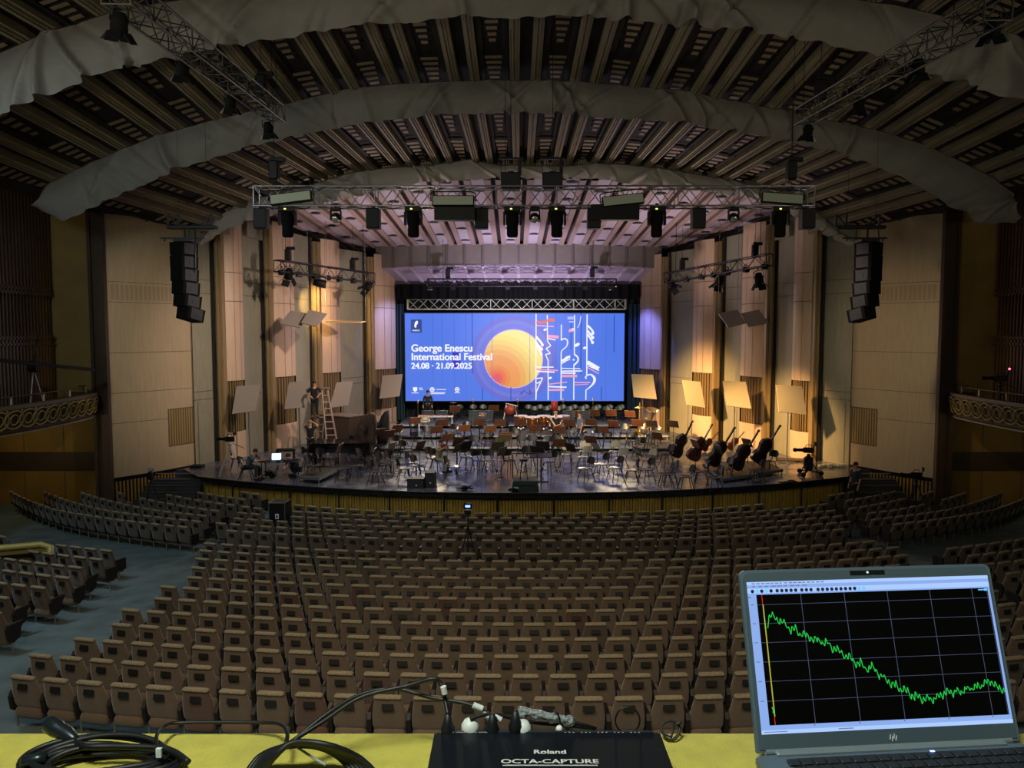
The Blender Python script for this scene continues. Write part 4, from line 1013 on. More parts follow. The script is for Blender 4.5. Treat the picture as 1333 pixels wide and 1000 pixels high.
# ================= equipment in the hall =================
p = G(364, 668, 0)
t = thing('road_case', 'black road case with aluminium edges standing against the stage front', 'case', (P(364, 650, 26.6).x, 26.6, 0), R(-2))
m = MB(); m.bbox((0, 0, .52), (.56, .6, 1.0), .01); m.build('case_body', BLACK, t)
m = MB()
for x in (-.28, .28):
    for z in (.03, 1.02): m.bar((x, -.3, z), (x, .3, z), .03)
    m.bar((x, -.305, .03), (x, -.305, 1.02), .025)
for z in (.03, 1.02): m.bar((-.28, -.305, z), (.28, -.305, z), .025)
m.build('edge_trim', ALU, t)
m = MB(); m.box((0, -.31, .55), (.12, .01, .18)); m.build('label_plate', WHITE, t)
m = MB(); m.box((0, -.317, .55), (.05, .01, .1)); m.build('handle', BLACKM, t)
m = MB()
for x in (-.2, .2): m.cyl((x - .02, -.2, .03), (x + .02, -.2, .03), .03, n=8)
m.build('castors', BLACKM, t)
# tripod with lit recorder in the seats
p = G(609, 712, floor_z(21.0) + .0); 
t = thing('tripod_recorder', 'black tripod with a small blue-lit screen standing among the centre seats', 'tripod', (-1.19, 20.42, floor_z(20.42)))
m = MB(); tripod(m, 1.35, .33, .012); m.cyl((0, 0, .6), (0, 0, 1.75), .014, n=6); m.tube([(.26, -.1, .05), (.36, -.1, .9), (.15, 0, 1.2)], .01, 5); m.build('tripod', STEEL, t)
m = MB(); m.bbox((0, 0, 1.86), (.24, .1, .16), .03); m.bbox((0, 0, 1.70), (.18, .12, .12), .02); m.build('recorder', BLACK, t)
m = MB(); m.box((0, -.056, 1.87), (.13, .01, .06)); m.build('display', mat('blue_display', '5a78ff', .4, emit=2.5), t)
# camera tripods by the walls
video_camera('video_camera', 'video camera on a tall black tripod before the beige wall and dark balustrade', (14.9, 28.0, 0), R(75), 1.45, .55)
p = (-14.0, 30.0, 0)
t = thing('spot_tripod', 'black tripod with a small pale-topped lamp below the beige wall panel', 'tripod', (-13.7, 28.8, 0))
m = MB(); tripod(m, 1.35, .45, .016); m.build('tripod', STEEL, t)
m = MB(); m.bbox((0, 0, 1.5), (.16, .2, .3), .03); m.build('head', BLACK, t)
m = MB(); m.bbox((.02, 0, 1.74), (.2, .14, .14), .03); m.build('camera', mat('pale_camera', '8c9096', .4), t)
# ================= risers on the stage =================
RIS = [(37.3, 1.3), (40.0, 1.5), (43.0, 1.7)]
def stage_z(y):
    z = STZ
    for Y, zz in RIS:
        if y >= Y: z = zz
    return z
def at(px, py, h=0.0, lo=27.5, hi=46.4):
    """point on the stage whose height h above the local deck shows at px,py"""
    best = None; y = lo
    while y < hi:
        z = stage_z(y) + h; q = P(px, 500, y); pp = proj((q.x, y, z)); e = abs(pp[1] - py)
        if best is None or e < best[0]: best = (e, y)
        y += .02
    y = best[1]; q = G(px, py, stage_z(y) + h); return Vector((q.x, y, stage_z(y)))
RTOP = mat('riser_top', '4a4b50', .35, noise=.1, nscale=2); REDG = mat('riser_edge', 'a8b0ac', .4, .3)
DECKW = [(-7.2, 8.2), (-6.9, 8.2), (-6.4, 7.4)]
for i, (Y, z) in enumerate(RIS):
    x0, x1 = DECKW[i]; Y1 = (39.97, 42.97, 47.2)[i]; m = MB()
    prev = STZ if i == 0 else RIS[i - 1][1]
    m.box(((x0 + x1) / 2, (Y + Y1) / 2, z - .03), (x1 - x0, Y1 - Y, .06))
    m.m = 1; m.box(((x0 + x1) / 2, Y - .015, z - .04), (x1 - x0, .03, .08))
    n = int((x1 - x0) / 2)
    for k in range(n + 1): m.cyl((x0 + .05 + (x1 - x0 - .1) * k / n, Y + .06, prev - (0 if i == 0 else .06)), (x0 + .05 + (x1 - x0 - .1) * k / n, Y + .06, z - .05), .03, n=6)
    if i == 0: pass
    tag(m.build('riser_platform', [RTOP, REDG]), ['lowest grey orchestra riser with a pale front edge, behind the open stage floor', 'middle grey orchestra riser carrying timpani and cymbals', 'rear grey orchestra riser right below the screen'][i], 'riser', 'orchestra risers')
# side platforms
def platform(label, quad, z, edge=ALU):
    q = [Vector((p.x, p.y, z)) for p in quad]; c = sum(q, Vector()) / 4; c.z = STZ
    t = thing('stage_platform', label, 'riser', c)
    m = MB(); m.slab([p - c for p in q], -.08 if (q[1] - q[0]).cross(q[2] - q[0]).z > 0 else .08); m.build('deck', mat('deck_black', '17171a', .45), t)
    m = MB()
    for a, b_ in zip(q, q[1:] + q[:1]): m.bar(a - c + Vector((0, 0, -.05)), b_ - c + Vector((0, 0, -.05)), .04, .11)
    m.build('edge_frame', edge, t)
    m = MB()
    for a in q: d = (a - c); d.z = 0; p = d * .95; m.cyl(p, p + Vector((0, 0, z - STZ - .1)), .03, n=6)
    m.build('legs', ALU, t)
platform('low black platform with aluminium edge in front of the seated man and the crouching person', [G(387, 620, 1.35), G(415, 622, 1.35), G(443, 609, 1.35), G(412, 605, 1.35)], 1.35)
platform('low black platform under the basses, its front corner by the bass with the pale seat', [G(940, 623, 1.32), G(985, 617, 1.32), G(965, 600, 1.32), G(915, 604, 1.32)], 1.32, mat('deck_edge', '3a3e46', .4))
platform('low black platform behind the farthest bass, reaching toward the camera dolly', [G(986, 616, 1.33), G(1019, 611, 1.33), G(1000, 602, 1.33), G(966, 600, 1.33)], 1.33, mat('deck_edge', '3a3e46', .4))

# ================= chairs =================
SEATB = mat('chair_shell', '14141a', .28, spec=.7); SEATP = mat('pale_chair_shell', '9a9078', .4); TUBE = mat('chair_tube', '24252a', .3, .7)
def make_chair(shell, name='orchestra_chair'):
    t = thing(name, 'x', 'chair')
    m = MB()
    def sf(u, v, dz=0): x, y = (u - .5) * 2, (v - .5) * 2; k = (1 - .18 * abs(y) ** 3); l = 1 - .18 * abs(x) ** 3; return (.215 * x * k, .02 + .21 * y * l, .45 - .02 * (1 - x * x) + .015 * max(y, 0) + dz)
    m.grid(sf, 8, 6); m.grid(lambda u, v: sf(1 - u, v, -.018), 8, 6); m.build('seat', shell, t)
    m = MB()
    def bf(u, v, o=0):
        x = (u - .5) * 2; wv = .17 + .06 * math.sin(PI * min(v * .62 + .25, 1)); zz = .58 + .24 * v - .03 * x * x * (v - .3)
        return (wv * x * (1 - .12 * abs(x) ** 4 * abs(2 * v - 1)), -.20 - .07 * v + .05 * x * x + o, zz)
    m.grid(bf, 10, 6); m.grid(lambda u, v: bf(1 - u, v, -.02), 10, 6); m.build('backrest', shell, t)
    m = MB()
    for s in (-1, 1): m.tube([(s * .13, .1, .435), (s * .14, -.16, .435), (s * .12, -.225, .5), (s * .10, -.245, .68)], .016, 6)
    m.bar((-.14, .08, .43), (.14, .08, .43), .02); m.build('frame', TUBE, t)
    for s in (-1, 1):
        m = MB(); m.cyl((s * .13, .12, .43), (s * .22, .22, 0), .016, n=6); m.build('leg', TUBE, t)
        m = MB(); m.cyl((s * .13, -.12, .43), (s * .21, -.24, 0), .016, n=6); m.build('leg', TUBE, t)
    return Once(t)
ch = make_chair(SEATB); chp = make_chair(SEATP)
POD = (.65, 29.4)
def toward(p, q=POD): return math.atan2(-(q[0] - p[0]), q[1] - p[1])
used = [(P(729, 549, 37.9).x, 37.9), (P(762, 548, 38.9).x, 38.9)]
for i_ in range(7): used += [(P(446, 560, 33.6).x - 1.4 + i_ * .45, 33.6), (P(446, 560, 33.6).x - 1.4 + i_ * .45, 33.2), (P(446, 560, 33.6).x - 1.4 + i_ * .45, 34.1)]
qv_ = at(571, 592, .7, hi=36); used.append((qv_.x, qv_.y))
def free(p, r=.42):
    for q in used:
        if (q[0] - p[0]) ** 2 + (q[1] - p[1]) ** 2 < r * r: return False
    used.append((p[0], p[1])); return True
CH = [  # px, py of the backrest centre (0.7 m above the deck), kind, turn
 (446, 600, 0), (461, 597, 0), (489, 604, 0), (500, 595, 0), (511, 590, 0), (526, 600, 0), (537, 593, 0), (545, 597, 0), (563, 587, 0), (588, 598, 0), (421, 588, 0), (432, 584, 0), (408, 597, 0), (402, 586, 0), (473, 588, 0), (461, 571, 0), (493, 584, 0), (529, 578, 0),
 (520, 571, 0), (545, 565, 0), (522, 560, 0), (557, 559, 0), (539, 552, 0), (586, 566, 0), (594, 556, 0), (618, 571, 0), (636, 566, 0), (648, 575, 0), (607, 586, 0), (637, 590, 0), (663, 590, 0), (679, 571, 0), (693, 571, 0), (712, 572, 0), (725, 571, 0),
 (715, 592, 0), (738, 583, 1), (761, 579, 1), (761, 586, 1), (763, 600, 0), (783, 595, 0), (801, 599, 0), (822, 602, 0), (842, 601, 0), (853, 600, 0), (867, 607, 0), (913, 604, 0), (893, 610, 0), (930, 611, 0), (800, 579, 1), (808, 588, 1), (845, 589, 1), (873, 604, 0),
 (944, 600, 0), (958, 595, 0), (1002, 591, 0), (985, 603, 0), (868, 583, 0), (832, 574, 0), (846, 569, 0), (821, 566, 0), (790, 566, 0), (775, 563, 0), (812, 556, 0), (836, 556, 0), (854, 557, 0), (748, 563, 0), (733, 556, 0), (700, 560, 0), (670, 561, 0), (655, 553, 0), (630, 556, 0), (609, 553, 0), (575, 553, 0), (308, 588, 0), (553, 549, 1), (688, 586, 0), (623, 590, 0)]
CH.sort(); nch = 0
ARC = lambda y: 'near the stage lip' if y < 31.5 else ('mid stage' if y < 34.5 else ('before the risers' if y < 37.3 else ('on the lowest riser' if y < 40 else 'on the middle riser')))
cnt = {}
for x, y, k in CH:
    p = at(x, y, .80)
    if not free(p): continue
    z = ARC(p.y); side = 'ladder side' if x < 560 else ('middle' if x < 740 else 'bass side')
    cnt[(z, side, k)] = n = cnt.get((z, side, k), 0) + 1
    rz = toward(p) + random.Random(x * 7 + y).uniform(-.35, .35)
    if x == 308: rz = -1.2
    o = (chp if k else ch)(p, rz, '%s orchestra chair %s, %s, %s from the ladder end' % ('pale-backed' if k else 'black', z, side, nth(n)), 'orchestra chairs')
    o.scale = (1.14,) * 3
# choir chairs in two rows under the screen
cb = make_chair(mat('choir_shell', '3c4c48', .4)); 
for r_, (py, xs) in enumerate(((531, [688, 703, 717, 733, 748, 763, 779, 794, 809, 598, 616, 629]), (535, [696, 712, 727, 742, 758, 775, 790, 806, 640, 590]))):
    for i, x in enumerate(sorted(xs)):
        q = P(x, py, 46.0 - r_ * 1.0)
        cb((q.x, 46.0 - r_ * 1.0, 1.7), PI, 'grey-green chair in the %s row under the screen, %s from the harp side' % (('back', 'front')[r_], nth(i + 1)), 'chairs under the screen')
# ================= music stands =================
def make_stand(mt, h=1.14, w=.58):
    t = thing('music_stand', 'x', 'music stand')
    m = MB(); m.box((0, -.06, h), (w, .018, .38), Matrix.Rotation(R(24), 3, 'X')); m.box((0, -.0, h - .16), (w, .07, .015)); m.build('desk', mt, t)
    m = MB(); m.cyl((0, 0, .05), (0, -.02, h - .05), .016, n=6); m.ball((0, -.0, h - .12), .035, 6); m.box((0, .03, h - .02), (.06, .04, .1)); m.build('column', STEEL, t)
    m = MB()
    for k in range(3): a = k * 2 * PI / 3 + .4; m.cyl((0, 0, .12), (.26 * math.cos(a), .26 * math.sin(a), .02), .014, n=5)
    m.build('feet', STEEL, t)
    return Once(t)
DK1 = mat('desk_brown', '52301f', .45, noise=.15, nscale=5); DK2 = mat('desk_orange', '6c432a', .45, noise=.15, nscale=5); DK3 = mat('desk_dark', '2c2320', .45); DK4 = mat('desk_olive', '5c5236', .5)
st = [make_stand(k) for k in (DK1, DK2, DK3, DK4)]; SCOL = ['red-brown', 'light brown', 'near-black', 'olive']
MS = [(540, 548, 1), (540, 556, 1), (517, 557, 0), (506, 565, 0), (508, 582, 0), (546, 580, 0), (576, 551, 0), (568, 560, 0), (604, 558, 1), (624, 550, 0), (651, 551, 0), (582, 570, 1), (595, 576, 0), (606, 580, 2), (638, 559, 1), (664, 558, 1), (677, 550, 0), (704, 551, 0), (696, 558, 0), (658, 568, 1), (656, 571, 3), (647, 581, 3), (652, 588, 3), (707, 580, 2), (700, 587, 2), (729, 577, 1), (744, 583, 2), (742, 551, 0), (753, 557, 0), (729, 560, 0), (770, 550, 0), (786, 560, 0), (799, 552, 0), (830, 551, 0), (849, 552, 2), (878, 553, 2), (770, 573, 0), (778, 583, 2), (832, 588, 2), (592, 533, 0), (643, 531, 0), (752, 539, 0), (774, 538, 0), (796, 538, 0), (823, 541, 0), (857, 568, 1), (440, 584, 0), (484, 590, 0), (495, 563, 0), (594, 584, 2), (937, 585, 2), (906, 578, 1), (974, 577, 2)]
MS.sort(); cnt = {}
for x, y, k in MS:
    p = at(x, y, 1.12)
    if not free(p, .26): continue
    z = ARC(p.y); side = 'ladder side' if x < 600 else ('middle' if x < 720 else 'bass side')
    cnt[(z, side, k)] = n = cnt.get((z, side, k), 0) + 1
    st[k](p, toward(p) + PI + random.Random(x + y).uniform(-.15, .15) + (0 if 560 < x < 820 else 0), '%s music stand %s, %s, %s from the ladder end' % (SCOL[k], z, side, nth(n)), 'music stands')
# clear acoustic screens
def make_shield():
    t = thing('acoustic_screen', 'x', 'screen'); m = MB(); m.box((0, 0, 1.45), (.6, .012, .5)); m.build('pane', mat('clear_pane', '6a7684', .15, alpha=.14), t)
    m = MB(); m.tube([(-.3, 0, 1.2), (-.3, 0, 1.7), (.3, 0, 1.7), (.3, 0, 1.2)], .015, 6, True); m.cyl((0, 0, 0), (0, 0, 1.2), .012, n=6); m.bar((-.2, 0, .01), (.2, 0, .01), .05, .02); m.build('frame', ALU, t); return Once(t)
sd = make_shield()
for i, x in enumerate((557, 575, 618, 634, 741, 760)): sd(at(x, 541, 1.45), 0, 'clear framed sound shield before the rear riser, %s from the harp side' % nth(i + 1), 'clear sound shields')
# microphone stands
def make_mic(h):
    t = thing('microphone_stand', 'x', 'microphone'); m = MB(); m.cyl((0, 0, .02), (0, 0, h), .012, n=6); m.lathe([(.13, 0), (.13, .015), (.02, .03)], 10); m.build('pole', mat('stand_grey', '6a6862', .4, .6), t)
    m = MB(); m.lathe([(.02, 0), (.04, .02), (.045, .16), (.02, .2)], 8, (0, 0, h)); m.build('microphone', mat('mic_silver', 'b8b8b4', .3, .6), t); return Once(t)
mi = make_mic(2.35); mi2 = make_mic(1.9)
for i, (x, y) in enumerate(((544, 523), (616, 521), (674, 521), (733, 521), (772, 520))): mi(P(x, y, 41.6) * 1 - Vector((0, 0, 2.45)), 0, 'tall thin microphone stand rising before the screen, %s from the harp side' % nth(i + 1), 'microphone stands before the screen')
mi2(at(853, 540, 1.9), 0, 'lone microphone stand in front of the tuba', 'microphone stands before the screen'); mi2(at(623, 588, 1.9, hi=31), 0, 'microphone stand at the stage lip with a splayed base', 'microphone stands before the screen')
m = MB(); p = at(623, 640, 0)
# ================= timpani, drums, other percussion =================
COPPER = mat('copper_bowl', 'b06a3c', .25, .85); SKIN = mat('drum_skin', 'd8ccd8', .5)
def make_timp():
    t = thing('timpani', 'x', 'drum'); m = MB(); m.lathe([(.05, .18), (.22, .26), (.34, .45), (.38, .72), (.385, .80)], 18); m.build('bowl', COPPER, t)
    m = MB(); m.lathe([(.40, .795), (.41, .82), (.40, .845), (.36, .848), (.001, .848)], 18); m.build('skin', SKIN, t)
    m = MB()
    for k in range(4): a = k * PI / 2 + .4; m.tube([(.40 * math.cos(a), .40 * math.sin(a), .8), (.34 * math.cos(a), .34 * math.sin(a), .35), (.38 * math.cos(a), .38 * math.sin(a), .03)], .02, 6)
    m.lathe([(.3, .03), (.32, .08), (.1, .2)], 12); m.build('stand', CHROME, t); return Once(t)
tm = make_timp()
for i, (x, y) in enumerate(((678, 537.5), (693, 538), (708, 540), (722, 539), (733, 537))): o = tm(Vector((P(x, y, (42.3, 41.3)[i % 2]).x, (42.3, 41.3)[i % 2], 1.5)), .3 * i, 'copper timpani with a pale head on the riser, %s from the harp side' % nth(i + 1), 'copper timpani'); o.scale = (1.05, 1.05, 1.0) if i % 2 else (.95, .95, .95)
t = thing('bass_drum', 'tilted red drum set on a white-edged stand before the screen', 'drum', at(664, 534, 1.0, lo=40))
m = MB(); m.lathe([(.26, -.2), (.28, -.2), (.28, .2), (.26, .2)], 20, (0, 0, 1.05), (.5, -.8, .45)); m.build('shell', mat('red_drum', 'a03428', .3), t)
m = MB(); m.lathe([(.26, .201), (.001, .205)], 20, (0, 0, 1.05), (.5, -.8, .45)); m.build('skin', mat('red_skin', 'b05c44', .5), t)
m = MB(); m.cyl((-.45, 0, 0), (-.2, 0, 1.4), .03, n=6); m.cyl((.45, 0, 0), (.3, 0, 1.3), .02, n=6); m.bar((-.25, -.1, 1.42), (.45, -.1, 1.25), .08, .03); m.build('stand', WHITE, t)
def cymbal(px, py, label):
    t = thing('cymbal', label, 'cymbal', at(px, py, 1.0, lo=38)); m = MB(); m.lathe([(.24, .98), (.05, 1.02), (.001, 1.04)], 16); m.build('plate', mat('brass', 'c89a40', .25, .9), t)
    m = MB(); m.cyl((0, 0, 0), (0, 0, .99), .012, n=6); tripod(m, .5, .25, .008); m.build('stand', CHROME, t)
cymbal(590, 524, 'small pale cymbal high on a stand before the screen, beside the standing man'); cymbal(627, 541, 'brass cymbal beside the clear sound shields')
t = thing('gong', 'golden brass instrument bell standing between the shields and the red drum', 'instrument', at(627, 546, .5, lo=38)); m = MB(); m.lathe([(.02, .05), (.04, .3), (.08, .5), (.2, .62), (.24, .66)], 14, (0, 0, .2), (.1, -.25, 1)); m.build('bell', mat('brass', 'c89a40', .25, .9), t)
t = thing('xylophone', 'long mallet instrument with slanting orange bars, by the man before the screen', 'instrument', at(567, 541, .85, lo=38)); m = MB(); m.bar((-.95, -.15, .8), (.95, -.15, .8), .06); m.bar((-.95, .2, .8), (.95, .2, .8), .06)
for x in (-.9, .9): m.bar((x, 0, 0), (x, 0, .8), .05)
m.build('frame', WHITE, t); m = MB()
for i in range(14): m.box((-.85 + i * .13, 0, .84), (.09, .5 - .02 * i, .02), Matrix.Rotation(.3, 3, 'Z'))
m.build('bars', mat('rosewood_bar', 'c07a48', .4), t)
t = thing('snare_drum', 'orange-red drum behind the timpani under the screen', 'drum', at(722, 530, 1.0, lo=43.2)); m = MB(); m.lathe([(.19, .8), (.19, 1.3), (.17, 1.31), (.001, 1.31)], 14, (0, 0, 0)); m.build('shell', mat('red_drum', 'a03428', .3), t); m = MB(); tripod(m, .85, .3); m.build('stand', CHROME, t)
# brass: french horn, tuba
t = thing('french_horn', 'coiled brass horn held up on a stand beside the man walking by the risers', 'instrument', at(753, 567, .45)); m = MB()
m.tube([(.24 * math.cos(a), .02 * a, .5 + .24 * math.sin(a)) for a in [i * PI / 8 for i in range(16)]], .035, 8, True); m.tube([(.13 * math.cos(a), .05, .5 + .13 * math.sin(a)) for a in [i * PI / 6 for i in range(12)]], .02, 6, True); m.lathe([(.03, 0), (.06, .12), (.14, .22)], 12, (.2, 0, .55), (.8, -.2, .5)); m.build('horn', mat('brass', 'c89a40', .25, .9), t)
m = MB(); tripod(m, .35, .22); m.build('stand', STEEL, t)
t = thing('tuba', 'brass tuba with a wide upturned bell standing by the amber wall panel', 'instrument', at(845, 548, .75, lo=40)); m = MB()
m.lathe([(.05, .3), (.10, .6), (.15, .85), (.25, 1.02), (.33, 1.10), (.31, 1.10), (.22, 1.0)], 16, (0, 0, .35), (.1, -.35, 1)); m.tube([(0, 0, .9), (-.2, 0, .9), (-.25, 0, .4), (-.1, 0, .2), (.1, 0, .2), (.16, 0, .5), (.14, 0, .8)], .055, 8); m.build('horn', mat('tuba_brass', '8a7a62', .3, .8), t)
m = MB(); tripod(m, .35, .3); m.build('stand', STEEL, t)
t = thing('trumpet_stand', 'tall slim silver and brass stand beside the tuba', 'instrument', at(838, 533, 1.5, lo=40)); m = MB(); m.cyl((0, 0, 0), (0, 0, 1.45), .05, .03, 8); m.lathe([(.3, 1.45), (.2, 1.5), (.04, 1.55), (.02, 1.75)], 12); tripod(m, .5, .3); m.build('body', mat('brass', 'c89a40', .25, .9), t)
# ================= double basses and a cello =================
VARN = [mat('bass_dark', '1c0f0a', .3, spec=.6), mat('bass_red', '3c150c', .28, spec=.7)]
def make_bass(v, s=1.0):
    t = thing('double_bass', 'x', 'double bass')
    prof = [(0, .16), (.05, .27), (.15, .335), (.28, .34), (.42, .28), (.52, .235), (.60, .225), (.70, .25), (.82, .285), (.93, .27), (1.02, .20), (1.10, .09), (1.14, .03)]
    m = MB(); n = len(prof)
    for sgn in (1,):
        pts = [(w_ * s, z * s + .2) for z, w_ in prof] + [(-w_ * s, z * s + .2) for z, w_ in prof[::-1]]
        L = len(pts); vs = []
        for k, (y, sc_) in enumerate(((.10, .93), (.085, 1), (-.085, 1), (-.11, .93), (-.135, .6))):
            for x, z in pts: vs.append((x * sc_, y * s, (z - .2 - .55 * s) * (sc_ if sc_ < 1 else 1) + .2 + .55 * s))
        m.add(vs, [(k * L + j, k * L + (j + 1) % L, (k + 1) * L + (j + 1) % L, (k + 1) * L + j) for k in range(4) for j in range(L)], False)
        m.add(vs[:L], [tuple(range(L))]); m.add(vs[4 * L:], [tuple(range(L))[::-1]])
    m.build('body', VARN[v], t)
    m = MB(); m.bar((0, -.12, 1.30 * s), (0, -.16, 1.95 * s), .045, .05); m.ball((0, -.16, 2.0 * s), .05, 8, (1, 1, 1.3)); m.tube([(0, -.16, 1.98 * s), (0, -.2, 2.05 * s), (0, -.24, 2.02 * s), (0, -.21, 1.98 * s)], .022, 6)
    for z in (1.88, 1.95): m.cyl((-.08, -.16, z * s), (.08, -.16, z * s), .01, n=5)
    m.build('neck', VARN[v], t)
    m = MB(); m.bar((0, -.165, .95 * s), (0, -.19, 1.9 * s), .05, .01); m.build('fingerboard', BLACK, t)
    m = MB(); m.bar((0, -.16, .75 * s), (0, -.17, .45 * s), .06, .01); m.bar((-.07, -.16, .8 * s), (.07, -.16, .8 * s), .012, .08); m.cyl((0, 0, .2), (0, 0, 0), .012, n=6); m.build('tailpiece', BLACK, t)
    return Once(t)
ba = [make_bass(0), make_bass(1)]
for i, (x, y, v, tx, rz, lb) in enumerate(((875, 600, 0, .34, .5, 'dark double bass leaning by the purple-sided chairs, closest to the middle'), (897, 604, 1, .40, .35, 'reddish double bass, second from the middle of the stage'), (921, 611, 0, .46, .4, 'dark brown double bass leaning far over, third from the middle'), (951, 616, 0, .46, .35, 'large dark double bass nearest the stage lip on the low platform'), (980, 607, 0, .46, .3, 'almost black double bass farthest out toward the camera dolly'))):
    p = G(x, y, 1.33 if x > 915 else STZ); p.z = 1.33 if x > 915 else STZ
    o = ba[v](p, 0, lb, 'double basses'); o.rotation_euler = (R(12), tx, rz)
for i, (x, y, lb) in enumerate(((912, 575, 'violin-brown cello lying on its side behind the basses, beside the olive stand'), (944, 573, 'cello leaning against a chair behind the farthest two basses'))):
    o = ba[1](at(x, y, .5), 0, lb, 'cellos'); o.scale = (.62,) * 3; o.rotation_euler = (R(10), R(38), .3)
    o['category'] = 'cello'
# ================= podium, stool, monitors =================
p0 = G(684, 640, STZ)
t = thing('conductor_podium', 'dark green-black podium block with a pale plate at the centre of the stage lip', 'podium', (G(684, 640, STZ).x, 28.15, STZ))
m = MB(); m.bbox((0, .0, .10), (.98, .7, .2), .01); m.build('base', mat('podium_dark', '0f2628', .5), t); m = MB(); m.bbox((0, .25, .28), (.92, .9, .16), .01); m.build('step', mat('podium_top', '14302f', .5), t)
m = MB(); m.box((-.35, -.355, .14), (.18, .01, .08)); m.build('plate', mat('pale_green_plate', '8ab8a8', .5), t)
m = MB(); 
for s in (-1, 1): m.tube([(s * .47, .65, .3), (s * .47, .65, 1.25)], .02, 6)
m.tube([(-.47, .65, 1.25), (.47, .65, 1.25)], .02, 6); m.build('rail', STEEL, t)
def stool(px, label):
    q = Vector((G(px, 626, STZ + .36).x, 28.45, STZ + .36)); t = thing('bar_stool', label, 'stool', q)
    m = MB(); m.lathe([(.14, .66), (.16, .68), (.16, .73), (.13, .74)], 14); m.build('seat', mat('stool_seat', '241820', .4), t)
    for k in range(4):
        a = PI / 4 + k * PI / 2; m = MB(); m.cyl((.10 * math.cos(a), .10 * math.sin(a), .67), (.19 * math.cos(a), .19 * math.sin(a), 0), .018, n=6); m.build('leg', BLACK, t)
    m = MB(); m.tube([(.15 * math.cos(a), .15 * math.sin(a), .25) for a in [i * PI / 6 for i in range(12)]], .01, 5, True); m.build('footring', STEEL, t)
stool(682, 'black stool with dark round seat standing on the podium')
t = thing('conductor_desk', 'low wide dark desk before the podium with a violet sheen', 'music stand', (at(703, 587, 1.05).x, 29.6, STZ)); m = MB(); m.box((0, 0, 1.05), (.85, .45, .03), Matrix.Rotation(R(12), 3, 'X')); m.build('desk', mat('desk_violet', '2a2438', .3), t); m = MB(); m.cyl((0, 0, 0), (0, 0, 1.04), .03, n=8); m.bar((-.3, 0, .02), (.3, 0, .02), .06, .03); m.bar((0, -.25, .02), (0, .25, .02), .06, .03); m.build('column', STEEL, t)
def wedge(px, py, w, h, label, yaw):
    q = G(px, py, STZ); t = thing('stage_monitor', label, 'speaker', (q.x, q.y + .2, STZ), yaw)
    m = MB(); m.prism([(-.22, 0), (.24, 0), (.24, h * .55), (.06, h), (-.22, h * .9)], -w / 2, w / 2, 'x'); m.build('cabinet', BLACK, t)
    m = MB(); m.box((0, -.225, h * .45), (w * .9, .012, h * .75)); m.build('grille', mat('speaker_grille', '111114', .75), t)
    m = MB(); m.box((.03, -.233, h * .3), (.05, .01, .03)); m.build('badge', WHITE, t)
wedge(541, 636, .62, .40, 'low wide black monitor speaker on the stage lip', .0); wedge(560, 635, .36, .62, 'upright black monitor speaker beside the low wide one', -.1)
def clutter(name, label, px, py, w, d, h, seed, mt=BLACK):
    rr = random.Random(seed); q = G(px, py, STZ); m = MB(); pts = []
    for i in range(26): pts.append((rr.uniform(-w, w), rr.uniform(-d, d), .02 + abs(rr.gauss(0, h))))
    m.tube(pts, .022, 6); m.ball((0, 0, .05), .1, 8, (w * 4, d * 3, 1)); return tag(m.build(name, mt, None, q + Vector((0, 0, .02))), label, 'cable')
clutter('cable_pile', 'heap of black cable and cloth on the stage lip beside the microphone stand', 605, 638, .32, .12, .05, 3)
clutter('cable_pile', 'small black cable heap at the foot of the podium', 668, 640.5, .18, .08, .03, 5)
clutter('cable_pile', 'flat cable heap on the stage edge before the camera dolly', 1030, 630, .5, .12, .03, 6, mat('dull_red_cable', '3a1a14', .5))
# black frame with posts along the stage front
t = thing('stage_front_frame', 'black steel tube frame standing along the curved stage front', 'frame', (XC, 27.2, 0))
m = MB(); m.tube([(x - XC, lip_y(x) - .1 - 27.2, 1.13) for x in [XL + (XR - XL) * i / 60 for i in range(61)]], .035, 6); m.build('top_tube', BLACK, t)
for px in (264, 303, 378, 441, 507, 578, 648, 721, 793, 862, 928, 988, 1043, 1098):
    q = P(px, 650, 27.5)
    for _ in range(4): q = P(px, 650, lip_y(q.x) - .1)
    m = MB(); m.cyl((q.x - XC, q.y - 27.2, 0), (q.x - XC, q.y - 27.2, 1.12), .035, n=6); m.tube([(q.x - XC, q.y - 27.2, 1.0), (q.x - XC + .12, q.y - 27.2 + .1, 1.02), (q.x - XC + .25, q.y - 27.2 + .25, 1.05)], .025, 5); m.build('post', BLACK, t)
# ================= grand piano with bench =================
q = at(447, 590, .6, lo=30, hi=36); q = Vector((P(446, 560, 33.6).x, 33.6, STZ))
t = thing('grand_piano', 'black grand piano behind the chairs on the ladder side', 'piano', q, R(4))
out = [(-1.35, -.72), (-1.35, .72), (-.7, .74), (-.1, .66), (.4, .35), (.9, .1), (1.25, -.12), (1.35, -.4), (1.2, -.66), (.9, -.74)]
m = MB(); m.prism(out, .62, .96, 'z'); m.build('case', mat('piano_black', '050506', .12, spec=.8), t)
m = MB(); m.prism([(x * .99, y * .99) for x, y in out if True], 1.0, 1.03, 'z'); m.build('lid', mat('piano_black', '050506', .12), t)
m = MB(); m.box((-1.45, 0, .70), (.26, 1.36, .10)); m.box((-1.48, 0, .757), (.18, 1.2, .02)); m.build('keyboard', BLACK, t)
m = MB(); m.box((-1.0, 0, 1.12), (.04, .9, .22)); m.build('music_desk', BLACK, t)
for x, y in ((-1.1, -.6), (-1.1, .6), (1.0, -.45)):
    m = MB(); m.cyl((x, y, .62), (x, y, .08), .07, .05, 10); m.cyl((x - .03, y, .05), (x + .03, y, .05), .05, n=10); m.build('leg', BLACK, t)
